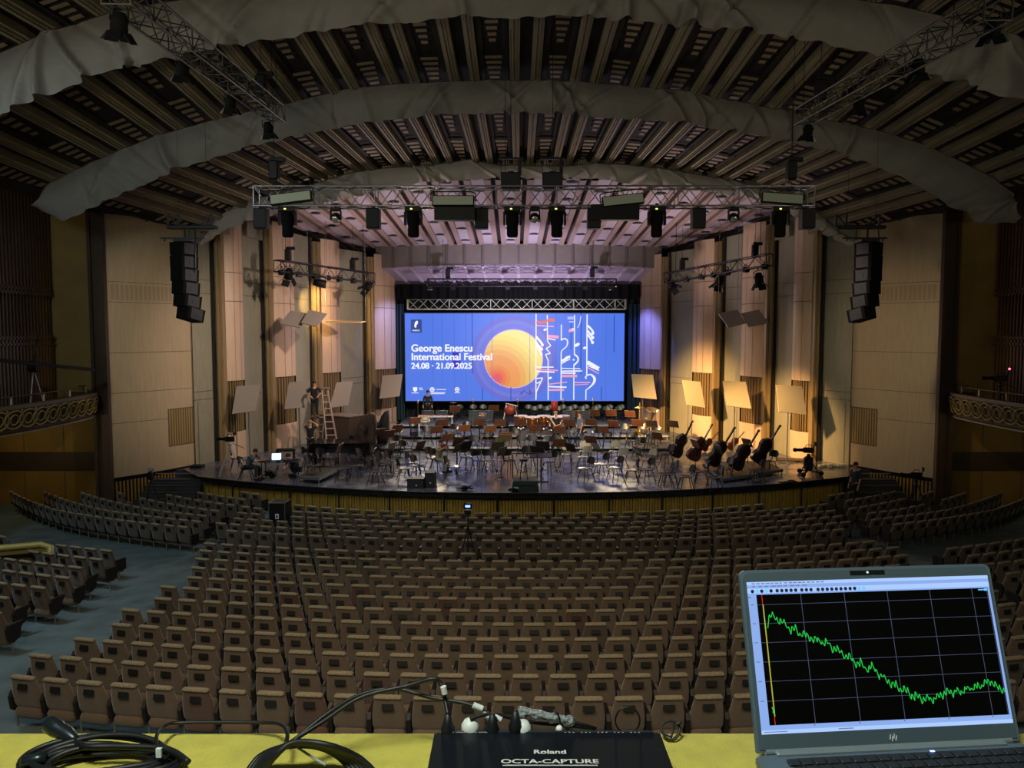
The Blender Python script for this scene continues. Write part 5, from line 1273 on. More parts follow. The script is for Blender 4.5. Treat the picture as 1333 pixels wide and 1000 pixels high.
m = MB(); m.cyl((-1.15, 0, .62), (-1.15, 0, .15), .03, n=8); m.bar((-1.2, 0, .12), (-1.0, 0, .12), .2, .05); m.build('pedals', BLACK, t)
def bench(px, py, label):
    t = thing('piano_bench', label, 'bench', at(px, py, .5, hi=36), .1); m = MB(); m.bbox((0, 0, .47), (.85, .36, .12), .03); m.build('seat', BLACK, t)
    for x in (-.36, .36):
        for y in (-.13, .13): m = MB(); m.cyl((x, y, .42), (x, y, 0), .025, n=6); m.build('leg', BLACK, t)
bench(372, 585, 'black padded piano bench behind the seated man with the laptop')
# wooden cabinet, covered harps
t = thing('wooden_cabinet', 'dark brown wooden cabinet behind the piano below a reflector', 'cabinet', (P(446, 560, 37.5).x, 37.5, STZ), R(-32))
m = MB(); m.bbox((0, 0, .95), (2.0, 1.1, 1.55), .02); m.build('case', mat('cabinet_wood', '44342c', .5, noise=.12, nscale=3), t)
m = MB(); m.box((0, 0, 1.75), (2.06, 1.16, .05)); m.build('top', mat('cabinet_top', '5c4c42', .5), t)
for s in (-1, 1): m = MB(); m.box((s * .5, -.56, .95), (.97, .03, 1.4)); o = m.build('door', mat('cabinet_wood2', '4a3a30', .5), t); m = MB(); m.box((s * .06, -.59, 1.0), (.03, .02, .18)); m.build('handle', STEEL, o)
m = MB()
for x in (-.85, .85):
    for y in (-.4, .4): m.cyl((x, y, .0), (x, y, .18), .06, n=8)
m.build('castors', BLACKM, t)
def harp(outl, Y, mt, label, pleat, dep=.5):
    q = [P(x, y, Y) for x, y in outl]; bx = sum(p.x for p in q) / len(q); c = Vector((bx, Y, stage_z(Y))); t = thing('covered_harp', label, 'harp', c)
    pts = [(p.x - bx, max(p.z - c.z, .02)) for p in q]; L = len(pts); cx_ = sum(p[0] for p in pts) / L; cz_ = sum(p[1] for p in pts) / L
    # dense outline, rounded front and pleats
    dn = []
    for i in range(L):
        for k in range(6): dn.append(Vector(pts[i]).lerp(Vector(pts[(i + 1) % L]), k / 6))
    m = MB(); K = len(dn); vs = []; rings_ = ((1.0, .0), (1.0, -.16), (.93, -.24), (.72, -.29), (.4, -.31), (.1, -.32))
    for f, y in rings_:
        for p in dn:
            x, z = cx_ + (p.x - cx_) * f, cz_ + (p.y - cz_) * f; vs.append((x, y + pleat * math.sin(x * 46), z))
    for f, y in ((1.0, dep * .5), (.8, dep * .6)):
        for p in dn: vs.append((cx_ + (p.x - cx_) * f, y, cz_ + (p.y - cz_) * f))
    fs = [(r * K + j, (r + 1) * K + j, (r + 1) * K + (j + 1) % K, r * K + (j + 1) % K) for r in range(5) for j in range(K)]
    fs += [(j, (j + 1) % K, 6 * K + (j + 1) % K, 6 * K + j) for j in range(K)] + [(6 * K + j, 6 * K + (j + 1) % K, 7 * K + (j + 1) % K, 7 * K + j) for j in range(K)]
    fs += [tuple(range(5 * K, 6 * K)), tuple(range(7 * K, 8 * K))]
    m.add(vs, fs, True); m.build('cover', mt, t)
    m = MB(); m.bbox((0, 0, .05), (.5, .4, .1), .02); m.build('base', DKWOOD, t)
harp([(474, 592), (469, 576), (465, 562), (467, 552), (471, 545), (477, 540), (483, 538), (488, 539), (490, 556), (489, 575), (488, 592)], 36.2, mat('brown_cover', '3a281a', .8, noise=.5, nscale=5, stretch=(9, 9, .3)), 'harp under a brown pleated cover beside the cabinet', .035)
harp([(493, 583), (490, 568), (488, 548), (491, 549), (494, 549), (497, 541), (501, 536), (505, 534), (506, 545), (506, 565), (504, 583)], 38.4, mat('black_cover', '07080c', .7), 'harp under a smooth black cover with a curved shoulder', .0)
harp([(462, 580), (460, 562), (461, 551), (465, 548), (469, 553), (471, 580)], 40.8, mat('green_cover', '23251c', .8), 'small dark green covered harp peeping out between cabinet and brown cover', .01)
# ================= reflector panels =================
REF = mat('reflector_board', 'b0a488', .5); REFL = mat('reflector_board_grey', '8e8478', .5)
def reflector(px4, Y, lean_, mt, label, grp, stand=True):
    q = [P(x, y, Y + d) for (x, y), d in zip(px4, lean_)]; c = sum(q, Vector()) / 4; base = Vector((c.x, c.y + .2, stage_z(c.y) if stand else c.z))
    t = thing('sound_reflector', label, 'panel', base, 0, grp)
    m = MB(); m.slab([p - base for p in q], .05 if (q[1] - q[0]).cross(q[2] - q[0]).y > 0 else -.05); m.build('board', mt, t)
    m = MB()
    if stand: m.cyl((0, .12, 0), (0, .1, c.z - base.z), .03, n=6); m.bar((-.35, .12, .02), (.35, .12, .02), .06, .04); m.bar((0, -.2, .02), (0, .45, .02), .06, .04)
    else:
        for p in (q[0], q[1]): m.cyl(p - base, Vector((p.x, p.y, 12.2)) - base, .01, n=4)
    m.build('stand' if stand else 'wires', ALU, t)
GR = 'standing sound reflectors'
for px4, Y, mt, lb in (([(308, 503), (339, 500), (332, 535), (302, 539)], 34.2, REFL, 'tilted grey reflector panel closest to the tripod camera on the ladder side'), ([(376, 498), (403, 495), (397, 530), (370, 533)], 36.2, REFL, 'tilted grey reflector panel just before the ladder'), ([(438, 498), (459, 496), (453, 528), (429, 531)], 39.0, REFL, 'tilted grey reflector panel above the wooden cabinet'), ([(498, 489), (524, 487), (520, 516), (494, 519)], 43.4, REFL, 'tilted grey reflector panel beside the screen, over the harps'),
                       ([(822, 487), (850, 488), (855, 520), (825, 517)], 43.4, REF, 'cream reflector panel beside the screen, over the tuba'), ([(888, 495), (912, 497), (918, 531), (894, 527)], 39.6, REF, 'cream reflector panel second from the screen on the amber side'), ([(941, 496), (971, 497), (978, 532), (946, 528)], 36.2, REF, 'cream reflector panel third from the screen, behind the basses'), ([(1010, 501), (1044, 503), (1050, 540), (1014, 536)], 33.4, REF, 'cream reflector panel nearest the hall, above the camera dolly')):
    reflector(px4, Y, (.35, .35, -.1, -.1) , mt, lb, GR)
GH = 'reflectors hung high over the stage'
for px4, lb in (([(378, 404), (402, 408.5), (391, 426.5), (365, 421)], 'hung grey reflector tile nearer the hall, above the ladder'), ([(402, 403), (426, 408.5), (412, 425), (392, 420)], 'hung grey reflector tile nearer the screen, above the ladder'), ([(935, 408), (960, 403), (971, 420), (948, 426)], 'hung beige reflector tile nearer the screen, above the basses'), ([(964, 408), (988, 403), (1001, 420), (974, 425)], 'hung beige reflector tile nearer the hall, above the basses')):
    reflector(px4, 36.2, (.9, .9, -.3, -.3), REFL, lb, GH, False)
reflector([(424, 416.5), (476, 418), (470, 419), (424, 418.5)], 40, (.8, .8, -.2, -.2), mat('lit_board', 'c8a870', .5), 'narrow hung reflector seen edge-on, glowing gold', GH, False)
# ================= ladder =================
t = thing('step_ladder', 'tall aluminium step ladder carrying a man in black', 'ladder', (P(423, 560, 36.4).x, 36.4, STZ), R(8)); LB = Vector(t.location)
top = P(420, 506, 36.4).z - STZ
def frame(cx, cy, hw, n, nm, mt):
    m = MB(); A_ = [Vector((s * .13, 0, top)) for s in (-1, 1)]; B_ = [Vector((cx + s * hw, cy, 0)) for s in (-1, 1)]
    for a_, b_ in zip(A_, B_): m.bar(a_, b_, .05, .07)
    for k in range(1, n): f = k / n; m.bar(B_[0].lerp(A_[0], f), B_[1].lerp(A_[1], f), .04, .04)
    m.build(nm, mt, t)
frame(.42, -.35, .27, 10, 'front_frame', mat('ladder_alu', 'c0a898', .4, .3)); frame(-.50, .6, .22, 9, 'rear_frame', mat('ladder_grey', '9c988c', .4, .3))
m = MB(); m.box((0, .03, top + .02), (.5, .3, .04)); m.build('top_cap', ALU, t)
# table with laptop on the ladder side
t = thing('work_table', 'small black table crowded with gear in front of the seated man', 'table', at(352, 600, .75, hi=32) + Vector((.22, 0, 0))); TB = Vector(t.location)
m = MB(); m.box((.15, 0, .74), (1.5, .6, .03)); m.build('tabletop', BLACK, t)
for x in (-.5, .8):
    for y in (-.25, .25): m = MB(); m.cyl((x, y, 0), (x, y, .73), .02, n=6); m.build('leg', STEEL, t)
t = thing('laptop', 'small laptop with a bright pale screen on the cluttered table', 'laptop', TB + Vector((-.0, .05, .755)), R(8))
m = MB(); m.box((0, -.1, .01), (.36, .24, .02)); m.build('keyboard', BLACK, t)
m = MB(); m.box((0, .05, .15), (.38, .02, .27), Matrix.Rotation(R(-14), 3, 'X')); m.build('lid', BLACK, t)
m = MB(); m.box((0, .036, .15), (.35, .008, .24), Matrix.Rotation(R(-14), 3, 'X')); m.m = 1
for i in range(7): m.box((-.14 + .045 * i, .030, .10 + .02 * ((i * 5) % 5)), (.03, .008, .03), Matrix.Rotation(R(-14), 3, 'X'))
m.build('display', [mat('pale_display', 'b8d4ff', .4, emit=1.6), mat('display_marks', '5878a8', .4, emit=.6)], t)
m = MB(); rr = random.Random(2)
for i in range(7): m.box((.3 + rr.uniform(-.3, .4), rr.uniform(-.2, .2), .79), (.16, .14, .07))
tag(m.build('desk_gear', mat('gear_blue', '1a2234', .4), None, TB + Vector((0.1, 0, -.01))), 'blue-black boxes of audio gear on the small table', 'equipment')
clutter('floor_bags', 'dark bags and cases on the floor below the small table', 354, 622, .3, .2, .14, 9)
video_camera('video_camera', 'broadcast camera on a white-legged tripod at the ladder end of the stage', G(293, 622, STZ) + Vector((0, .6, 0)), R(80), 1.25, .5, legm=mat('white_leg', 'a8acb0', .4, .4))
t = video_camera('video_camera', 'broadcast camera on a wheeled black dolly at the amber end of the stage', G(1058, 622, STZ) + Vector((0, .5, 0)), R(80), .72, .42, sc_=1.1)
m = MB()
for k in range(3): a = k * 2 * PI / 3 + .5; c_ = Vector((.46 * math.cos(a), .46 * math.sin(a), .09)); m.cyl(c_ - Vector((.03, 0, 0)), c_ + Vector((.03, 0, 0)), .09, n=12); m.bar((0, 0, .2), c_, .05, .05)
m.tube([(-.25, -.1, .9), (-.45, -.2, .6), (-.35, -.2, .3)], .015, 6); m.bbox((0, 0, .45), (.3, .3, .5), .05)
m.build('dolly', BLACK, t)
m = MB(); m.box((0, 0, .06), (.5, .4, .12)); tag(m.build('floor_speaker', BLACK, None, G(257, 609, STZ)), 'small black box on the stage corner beside the beige wall', 'box')
m = MB()
for i in range(6): m.bbox((.2 * i - .5, .05 * (i % 2), .05 + .02 * (i % 3)), (.22, .2, .1), .02)
tag(m.build('white_cloths', mat('white_rag', 'b8b4a0', .8), None, G(1084, 608, STZ)), 'pale crumpled cloths lying on a low black board by the amber end wall', 'cloth')
t = at(1030, 600, 0); m = MB(); m.box((0, 0, .04), (1.3, .7, .08), Matrix.Rotation(-.2, 3, 'Z')); tag(m.build('door_ramp', mat('ramp_brown', '3a2c22', .6), None, G(1030, 600, STZ)), 'low dark brown ramp before the doorway in the amber wall', 'ramp')
# ================= people =================
def skinned(name, vs, es, rs_, mt, parent, root=0, sub=2):
    me = bpy.data.meshes.new(name); me.from_pydata(vs, es, []); me.materials.append(mt)
    o = bpy.data.objects.new(name, me); C.objects.link(o)
    md = o.modifiers.new('Skin', 'SKIN')
    if not me.skin_vertices: me.attributes.new
    for i, r in enumerate(rs_): me.skin_vertices[0].data[i].radius = r if hasattr(r, '__len__') else (r, r)
    me.skin_vertices[0].data[root].use_root = True; md.use_smooth_shade = True
    o.modifiers.new('Subdivision', 'SUBSURF').levels = sub; o.modifiers['Subdivision'].render_levels = sub
    o.parent = parent; return o
SKINM = mat('skin', 'b88468', .5); HAIRD = mat('hair_dark', '1a120e', .7); HAIRB = mat('hair_fair', '8a6a40', .7); SHOE = mat('shoe', '101012', .5)
def person(label, loc, rz, J, shirt, trousers, hair=HAIRD, sleeves=1, skinm=None):
    """J: joint positions in the person's own frame, facing -Y when rz = 0"""
    t = thing('person', label, 'person', loc, rz); V = Vector
    hip, ch_, nk, hd = V(J['hip']), V(J['chest']), V(J['neck']), V(J['head'])
    sh, el, wr = [V(p) for p in J['sh']], [V(p) for p in J['el']], [V(p) for p in J['wr']]
    hp, kn, an = [V(p) for p in J['hp']], [V(p) for p in J['kn']], [V(p) for p in J['an']]
    vs, es, rr = [hip, ch_, nk, hd - V((0, 0, .05)), hd + V((0, 0, .04))], [(0, 1), (1, 2), (2, 3), (3, 4)], [(.14, .10), (.15, .10), (.055, .055), (.075, .085), (.07, .085)]
    for s in (0, 1):
        k = len(vs); d = (wr[s] - el[s]).normalized()
        vs += [sh[s], el[s], wr[s], wr[s] + d * .07]; es += [(1, k), (k, k + 1), (k + 1, k + 2), (k + 2, k + 3)]; rr += [.055, .042, .026, (.034, .018)]
        side = d.cross(V((0, 0, 1))); side = side.normalized() if side.length > .1 else V((1, 0, 0))
        for f in range(4):
            q = vs[k + 3] + side * (f - 1.5) * .019; L = (.070, .080, .076, .060)[f]
            j = len(vs); vs += [q + d * .03, q + d * (.03 + L * .5) + V((0, 0, -.008)), q + d * (.02 + L) + V((0, 0, -.028))]; es += [(k + 3, j), (j, j + 1), (j + 1, j + 2)]; rr += [.009, .0085, .007]
        j = len(vs); vs += [vs[k + 2] + d * .03 + side * .035, vs[k + 2] + d * .065 + side * .055]; es += [(k + 2, j), (j, j + 1)]; rr += [.011, .009]
        k = len(vs); toe = an[s] + V((0, -.17, -.04)); vs += [hp[s], kn[s], an[s], toe]; es += [(0, k), (k, k + 1), (k + 1, k + 2), (k + 2, k + 3)]; rr += [.08, .055, .04, (.04, .03)]
    skinned('body', vs, es, rr, skinm or SKINM, t)
    # face, ears, hair as pieces of the head
    m = MB(); m.ball(hd + V((0, -.085, -.005)), .016, 6, (1, 1.2, 1.4)); m.ball(hd + V((-.075, .0, 0)), .02, 6, (.5, 1, 1.4)); m.ball(hd + V((.075, 0, 0)), .02, 6, (.5, 1, 1.4)); 
    m.m = 1; m.ball(hd + V((-.03, -.078, .02)), .009, 6); m.ball(hd + V((.03, -.078, .02)), .009, 6); m.m = 2; m.box(hd + V((0, -.08, -.045)), (.045, .01, .008))
    m.build('face', [skinm or SKINM, BLACK, mat('lips', '8a4a40', .5)], t)
    m = MB(); m.ball(hd + V((0, .018, .045)), .098, 12, (.95, 1.05, .95)); m.build('hair', hair, t)
    es = [(0, 1), (1, 2)]; vs = [hip + V((0, 0, -.06)), ch_, nk - V((0, 0, .05))]; rr = [(.165, .12), (.175, .12), (.075, .07)]
    for s in (0, 1):
        e2 = sh[s].lerp(el[s], .75) if sleeves < 1 else el[s]; k = len(vs); vs += [sh[s], e2]; es += [(1, k), (k, k + 1)]; rr += [.072, .055]
        if sleeves > 1: vs += [wr[s]]; es += [(k + 1, k + 2)]; rr += [.036]
    skinned('shirt', vs, es, rr, shirt, t)
    vs, es, rr = [hip], [], [(.155, .115)]
    for s in (0, 1): k = len(vs); vs += [hp[s], kn[s], an[s] + V((0, 0, .03))]; es += [(0, k), (k, k + 1), (k + 1, k + 2)]; rr += [.095, .07, .055]
    skinned('trousers', vs, es, rr, trousers, t)
    for s in (0, 1):
        m = MB(); m.at(an[s] + V((0, -.075, -.03))); m.bbox((0, 0, 0), (.125, .33, .10), .04); m.build('shoe', SHOE, t)
    return t
def stand_pose(**k):
    J = dict(hip=(0, 0, .95), chest=(0, .0, 1.28), neck=(0, 0, 1.48), head=(0, -.02, 1.64), sh=[(-.19, 0, 1.42), (.19, 0, 1.42)], el=[(-.25, .02, 1.13), (.25, .02, 1.13)], wr=[(-.26, -.06, .88), (.26, -.06, .88)],
             hp=[(-.09, 0, .88), (.09, 0, .88)], kn=[(-.11, -.02, .49), (.11, -.02, .49)], an=[(-.12, 0, .08), (.12, 0, .08)]); J.update(k); return J
def sit_pose(**k):
    J = dict(hip=(0, 0, .56), chest=(0, -.06, .88), neck=(0, -.1, 1.07), head=(0, -.13, 1.22), sh=[(-.19, -.08, 1.0), (.19, -.08, 1.0)], el=[(-.26, -.2, .76), (.26, -.2, .76)], wr=[(-.16, -.42, .82), (.16, -.42, .82)],
             hp=[(-.09, -.05, .52), (.09, -.05, .52)], kn=[(-.13, -.45, .5), (.13, -.45, .5)], an=[(-.13, -.42, .08), (.13, -.42, .08)]); J.update(k); return J
BT = mat('black_tee', '0e1014', .9); DJ = mat('dark_jeans', '15171e', .9); GT = mat('grey_tee', '4a5456', .9); BLT = mat('blue_shirt', '1e2c36', .9); TANS = mat('olive_top', '8a8260', .9); GRN = mat('dark_green_shirt', '14282a', .9); JN = mat('blue_jeans', '3a4c68', .9)
q = P(415.5, 544, 36.35)
person('man in black shirt and trousers standing high on the step ladder', (q.x - .12, 36.0, q.z + .02), R(20), stand_pose(el=[(-.30, -.05, 1.18), (.30, -.05, 1.18)], wr=[(-.2, -.26, 1.08), (.16, -.30, 1.08)]), BT, DJ)
person('person in black with hands raised to the head at the foot of the step ladder', (P(404, 560, 35.2).x, 35.2, STZ), R(170), stand_pose(el=[(-.33, -.12, 1.5), (.33, -.12, 1.5)], wr=[(-.1, -.1, 1.66), (.1, -.1, 1.66)]), BT, DJ, HAIRB, .5)
q = at(322, 605, .6, hi=32)
ch((q.x - .05, q.y + .0, STZ), R(-80), 'black orchestra chair under the seated man in grey at the small table', 'orchestra chairs')
person('seated man in grey T-shirt leaning over the small gear table', (q.x, q.y, STZ), R(80), sit_pose(chest=(0, -.16, .85), neck=(0, -.3, 1.0), head=(0, -.38, 1.12), sh=[(-.19, -.24, .97), (.19, -.24, .97)], el=[(-.24, -.45, .8), (.24, -.45, .8)], wr=[(-.14, -.7, .82), (.16, -.7, .82)]), GT, DJ)
q = at(388, 620, 0, hi=31)
person('person in dark clothes crouching beside the low black platform', (q.x, q.y, STZ), R(-60), sit_pose(hip=(0, 0, .32), hp=[(-.1, -.03, .3), (.1, -.03, .3)], kn=[(-.16, -.32, .52), (.16, -.32, .50)], an=[(-.14, -.12, .08), (.14, -.12, .08)], chest=(0, -.18, .60), neck=(0, -.32, .74), head=(0, -.40, .84), sh=[(-.18, -.26, .72), (.18, -.26, .72)], el=[(-.26, -.42, .48), (.26, -.42, .48)], wr=[(-.14, -.55, .26), (.14, -.55, .26)]), DJ, DJ, HAIRD, .5)
q = at(571, 592, .7, hi=36)
person('seated musician in an olive top playing a violin among the chairs', (q.x, q.y, q.z), R(50), sit_pose(el=[(-.30, -.28, .92), (.34, -.22, .84)], wr=[(-.10, -.5, 1.08), (.14, -.42, 1.04)]), TANS, TANS, HAIRD, 1)
ch((q.x - .05, q.y + .04, q.z), R(-130), 'black orchestra chair under the seated violin player', 'orchestra chairs')
FV = Vector((q.x, q.y, q.z))
t = thing('violin', 'brown violin held at the chin of the seated musician', 'violin', FV + Vector((.25, -.2, 1.12)), R(50)); m = MB(); m.lathe([(.02, -.17), (.10, -.12), (.11, -.06), (.07, 0), (.09, .08), (.08, .14), (.02, .17)], 12, (0, 0, 0), (.3, -1, 0)); m.build('body', mat('violin_brown', '6a3418', .3), t); m = MB(); m.bar((.05, -.15, 0), (.12, -.42, .02), .025); m.build('neck', BLACK, t)
q = P(556, 507, 45.0)
person('man in a dark green shirt standing in front of the projection screen', (q.x, 45.3, 1.7), 0, stand_pose(), GRN, DJ, HAIRD, 2)
q = at(729, 549, 1.62, lo=37.3)
person('fair-haired man in black holding a long pale board beside the timpani', (q.x, q.y, q.z), R(-20), stand_pose(el=[(-.3, -.08, 1.15), (.28, -.1, 1.15)], wr=[(-.22, -.3, 1.1), (.1, -.34, 1.08)]), BT, DJ, HAIRB, .5)
t = thing('long_board', 'long pale plank slanting down from the timpani to the lower riser', 'board', (q.x, q.y - .38, q.z)); m = MB(); a = P(714, 540, q.y - .4) - Vector(t.location); c = P(734, 573, q.y - .55) - Vector(t.location); m.bar(a, c, .12, .05); m.build('plank', mat('pale_plank', 'b0a890', .5), t)
q = at(762, 548, 1.62, lo=37.3, hi=39.9)
person('man in grey T-shirt and jeans walking between chairs on the lowest riser', (q.x, q.y, q.z), R(-70), stand_pose(kn=[(-.1, -.18, .5), (.1, .05, .5)], an=[(-.1, -.2, .08), (.1, .3, .12)]), mat('slate_tee', '566072', .9), JN, HAIRD, .5)
q = P(1114, 603, 29.3)
person('man in a dark blue shirt standing in the aisle by the stage steps', (q.x, 29.3, q.z - 1.72), R(-75), stand_pose(), BLT, DJ, HAIRD, 1)
# a step block under the aisle man
m = MB(); m.box((q.x, 29.3, (q.z - 1.72) / 2), (.9, .8, max(q.z - 1.72, .06))); tag(m.build('floor_steps', mat('step_dark', '2e2e30', .6)), kind='structure')
# ================= the ledge in front of the camera =================
LZ = 6.41
YEL = mat('yellow_felt', 'b6b040', .95, noise=.14, nscale=28, bump=.35, bscale=420, sheen=.4)
m = MB(); L0, L1 = 1.098, 1.088
prof = [(.45, LZ), (L0 - .012, LZ), (L0 - .003, LZ - .004), (L0, LZ - .014), (L0, LZ - .3), (.45, LZ - .3)]
m.prism([(a, z) for a, z in prof], -2.2, 2.2, 'x'); m.m = 1; m.box((0, .77, 3.2), (4.4, .5, 5.8))
struct(m.build('wall_parapet', [YEL, MUST]))
def gp(px, py, h=0.0): return G(px, py, LZ + h)
# ---- laptop ----
hl, hr_ = Vector((.332, 1.003, LZ + .018)), Vector((.710, 1.036, LZ + .018))
W = (hr_ - hl).length; az = math.atan2(hr_.y - hl.y, hr_.x - hl.x)
lt = thing('laptop', 'large grey laptop standing open on the yellow ledge, showing a green decaying graph', 'laptop', hl, az)
LG = mat('laptop_grey', '5c7084', .42, .3, noise=.03, nscale=200)
TL = R(-18.5)
def lidM(): return Matrix.Rotation(TL, 4, 'X')
H = .241
m = MB(); m.M = lidM()
n = 6; rc = .010; pts = []
for cx, cz, a0 in ((rc, .0, 1), (W - rc, 0, 0)): pass
outl = [(0, 0), (W, 0)] + [(W - rc + rc * math.cos(a), H - rc + rc * math.sin(a)) for a in [PI / 2 * i / n for i in range(n + 1)]] + [(rc + rc * math.cos(a), H - rc + rc * math.sin(a)) for a in [PI / 2 + PI / 2 * i / n for i in range(n + 1)]]
m.prism(outl, 0, .006, 'y'); m.build('lid', LG, lt)
m = MB(); m.M = lidM(); inn = [(.004 + (W - .008) * x / W, .004 + (H - .008) * z / H) for x, z in outl]; m.prism(inn, -.0012, 0, 'y'); lidb = m.build('bezel', mat('bezel_slate', '465866', .5, .1), lt)
m = MB(); m.M = lidM(); m.box((W / 2, -.0018, H - .0075), (.052, .0012, .0055)); m.m = 1; m.lathe([(.0016, 0), (.0015, .0008), (.0001, .001)], 12, (W / 2, -.0024, H - .0075), (0, -1, 0)); m.build('webcam', [mat('webcam_black', '14161a', .3), mat('webcam_dot', 'e8ecf4', .3, emit=.5)], lt)
X0, X1, Z0, Z1 = .0085, W - .0065, .0235, H - .0165
EM = .52
cols2 = {'pale': ('8fb0f0', EM * .9), 'pale2': ('a8c6fa', EM), 'plot': ('010102', .2), 'grid': ('5c6684', EM * .6), 'green': ('22c848', EM), 'red': ('d03028', EM), 'yel': ('b8c030', EM), 'dot': ('182438', .6), 'dotc': ('58a8d8', .8), 'grey': ('7484a8', EM * .8)}
DM = [mat('display_' + k, c, .6, emit=e, spec=.1) for k, (c, e) in cols2.items()]; DI = {k: i for i, k in enumerate(cols2)}
m = MB(); m.M = lidM()
def q2(x0, z0, x1, z1, c, d):
    m.m = DI[c]; f = lambda x, z: (X0 + (X1 - X0) * x, -.0014 - d * .00012, Z1 - (Z1 - Z0) * z)
    m.add([f(x0, z1), f(x1, z1), f(x1, z0), f(x0, z0)], [(0, 1, 2, 3)])
def ln2(pts, wd, c, d):
    m.m = DI[c]; ar = (X1 - X0) / (Z1 - Z0)
    for a, e in zip(pts, pts[1:]):
        A_, E_ = Vector((a[0] * ar, a[1])), Vector((e[0] * ar, e[1])); t_ = (E_ - A_).normalized(); n_ = Vector((-t_.y, t_.x)) * wd; A_ -= t_ * wd * .5; E_ += t_ * wd * .5
        f = lambda v: (X0 + (X1 - X0) * v.x / ar, -.0014 - d * .00012, Z1 - (Z1 - Z0) * v.y)
        m.add([f(A_ - n_), f(E_ - n_), f(E_ + n_), f(A_ + n_)], [(0, 1, 2, 3)])
q2(0, 0, 1, 1, 'pale', 0); q2(0, 0, 1, .022, 'pale2', 1); q2(0, .045, 1, .078, 'pale2', 1)
q2(.034, .088, .99, .945, 'plot', 1); q2(0, .975, 1, 1, 'pale2', 1)
for i in range(24):
    x = .02 + .0188 * i + (.006 if i > 4 else 0) + (.006 if i > 9 else 0) + (.01 if i > 12 else 0)
    m.m = DI['dotc' if i % 5 in (1, 3) and i < 4 or i > 21 else 'dot']; cx, cz = X0 + (X1 - X0) * x, Z1 - (Z1 - Z0) * .064
    m.lathe([(.0026, 0), (.0022, .0003)], 10, (cx, -.0018, cz), (0, -1, 0))
rr = random.Random(5)
for r_, n_, w_ in ((.012, 16, .3), (.032, 9, .23)):
    x = .02
    for i in range(n_): l = w_ / n_ * rr.uniform(.5, .85); q2(x, r_ - .0035, x + l, r_ + .0035, 'grey', 2); x += w_ / n_
q2(.95, .096, .975, .104, 'dotc', 3); q2(.975, .092, .988, .108, 'dotc', 3)
for i in range(6): x = .212 + .1775 * i; q2(min(x, .985), .088, min(x, .985) + .002, .945, 'grid', 2)
for i in range(6): z = .155 + .127 * i; q2(.034, z, .99, z + .0026, 'grid', 2)
for i in range(6): x = .21 + .178 * i; q2(x - .004, .948, x + .002, .958, 'grey', 2); q2(.008, .152 + .127 * i, .022, .158 + .127 * i, 'grey', 2)
q2(.0, .1, .012, .108, 'grey', 2); q2(.3, .982, .36, .988, 'grey', 2); q2(.01, .984, .1, .989, 'grey', 2)
q2(.0545, .088, .057, .945, 'red', 3); q2(.057, .155, .059, .89, 'yel', 4)
ctl = [(.058, .175), (.066, .30), (.070, .24), (.08, .235), (.11, .26), (.15, .315), (.2, .36), (.25, .40), (.3, .435), (.35, .50), (.4, .555), (.45, .61), (.47, .60), (.5, .67), (.55, .73), (.58, .76), (.62, .80), (.66, .82), (.70, .82), (.72, .80), (.76, .78), (.80, .785), (.84, .765), (.88, .755), (.92, .73), (.935, .72), (.96, .77), (.99, .785)]
pts = []; rr = random.Random(11); 
N_ = 300
for i in range(N_):
    x = .066 + (.99 - .066) * i / (N_ - 1)
    for (xa_, ya_), (xb_, yb_) in zip(ctl[1:], ctl[2:]):
        if xa_ <= x <= xb_ + 1e-6: y = ya_ + (yb_ - ya_) * (x - xa_) / (xb_ - xa_); break
    amp = .026 if x < .7 else .022
    pts.append((x, y + amp * math.sin(i * 1.35) * rr.uniform(.2, 1.2) + amp * .6 * math.sin(i * .47 + 1)))
ln2(pts, .0028, 'green', 6)
ln2([(.056, .16), (.0565, .88)], .0014, 'green', 5); ln2([(.050, .83), (.054, .85), (.052, .86), (.058, .88)], .003, 'green', 6)
m.build('display', DM, lt)
# maker's mark under the display: four slanting strokes
m = MB(); m.M = lidM(); cx, cz = W / 2 + .004, .0125
for dx, z0, z1 in ((-.0032, -.002, .0035), (-.0008, -.004, .0015), (.0014, -.0015, .004), (.0036, -.0035, .002)): m.bar((cx + dx * 1.2 - .0006, -.0022, cz + z0 * 1.2), (cx + dx * 1.2 + .0012, -.0022, cz + z1 * 1.2), .0011, .0012)
m.build('maker_mark', mat('mark_silver', 'c4ccd4', .5, .1), lt)
m = MB(); m.cyl((.012, .004, .0), (W - .012, .004, 0), .006, n=12); m.bbox((W / 2, -.004, .0005), (W * .87, .010, .006), .002); m.build('hinge', mat('hinge_grey', '7a8a96', .4, .3), lt)
m = MB(); m.bbox((W / 2, -.125, -.009), (W + .006, .25, .016), .004); m.build('base', LG, lt)
m = MB(); m.box((W / 2 + .02, -.07, .0002), (W * .86, .105, .0015)); m.build('keyboard_well', mat('key_well', '1a1e24', .5), lt)
m = MB(); ky = mat('laptop_key', '20252c', .5)
for r_ in range(5):
    for c_ in range(19): m.bbox((W * .10 + c_ * .0178 + .002 * r_, -.028 - r_ * .018, .0022), (.0152, .0135, .0026), .0012)
m.build('keys', ky, lt)['kind'] = 'stuff'
m = MB(); m.box((W * .62, -.022, .0044), (.006, .003, .0004)); m.build('key_light', mat('key_glow', '7898ff', .4, emit=3), lt)

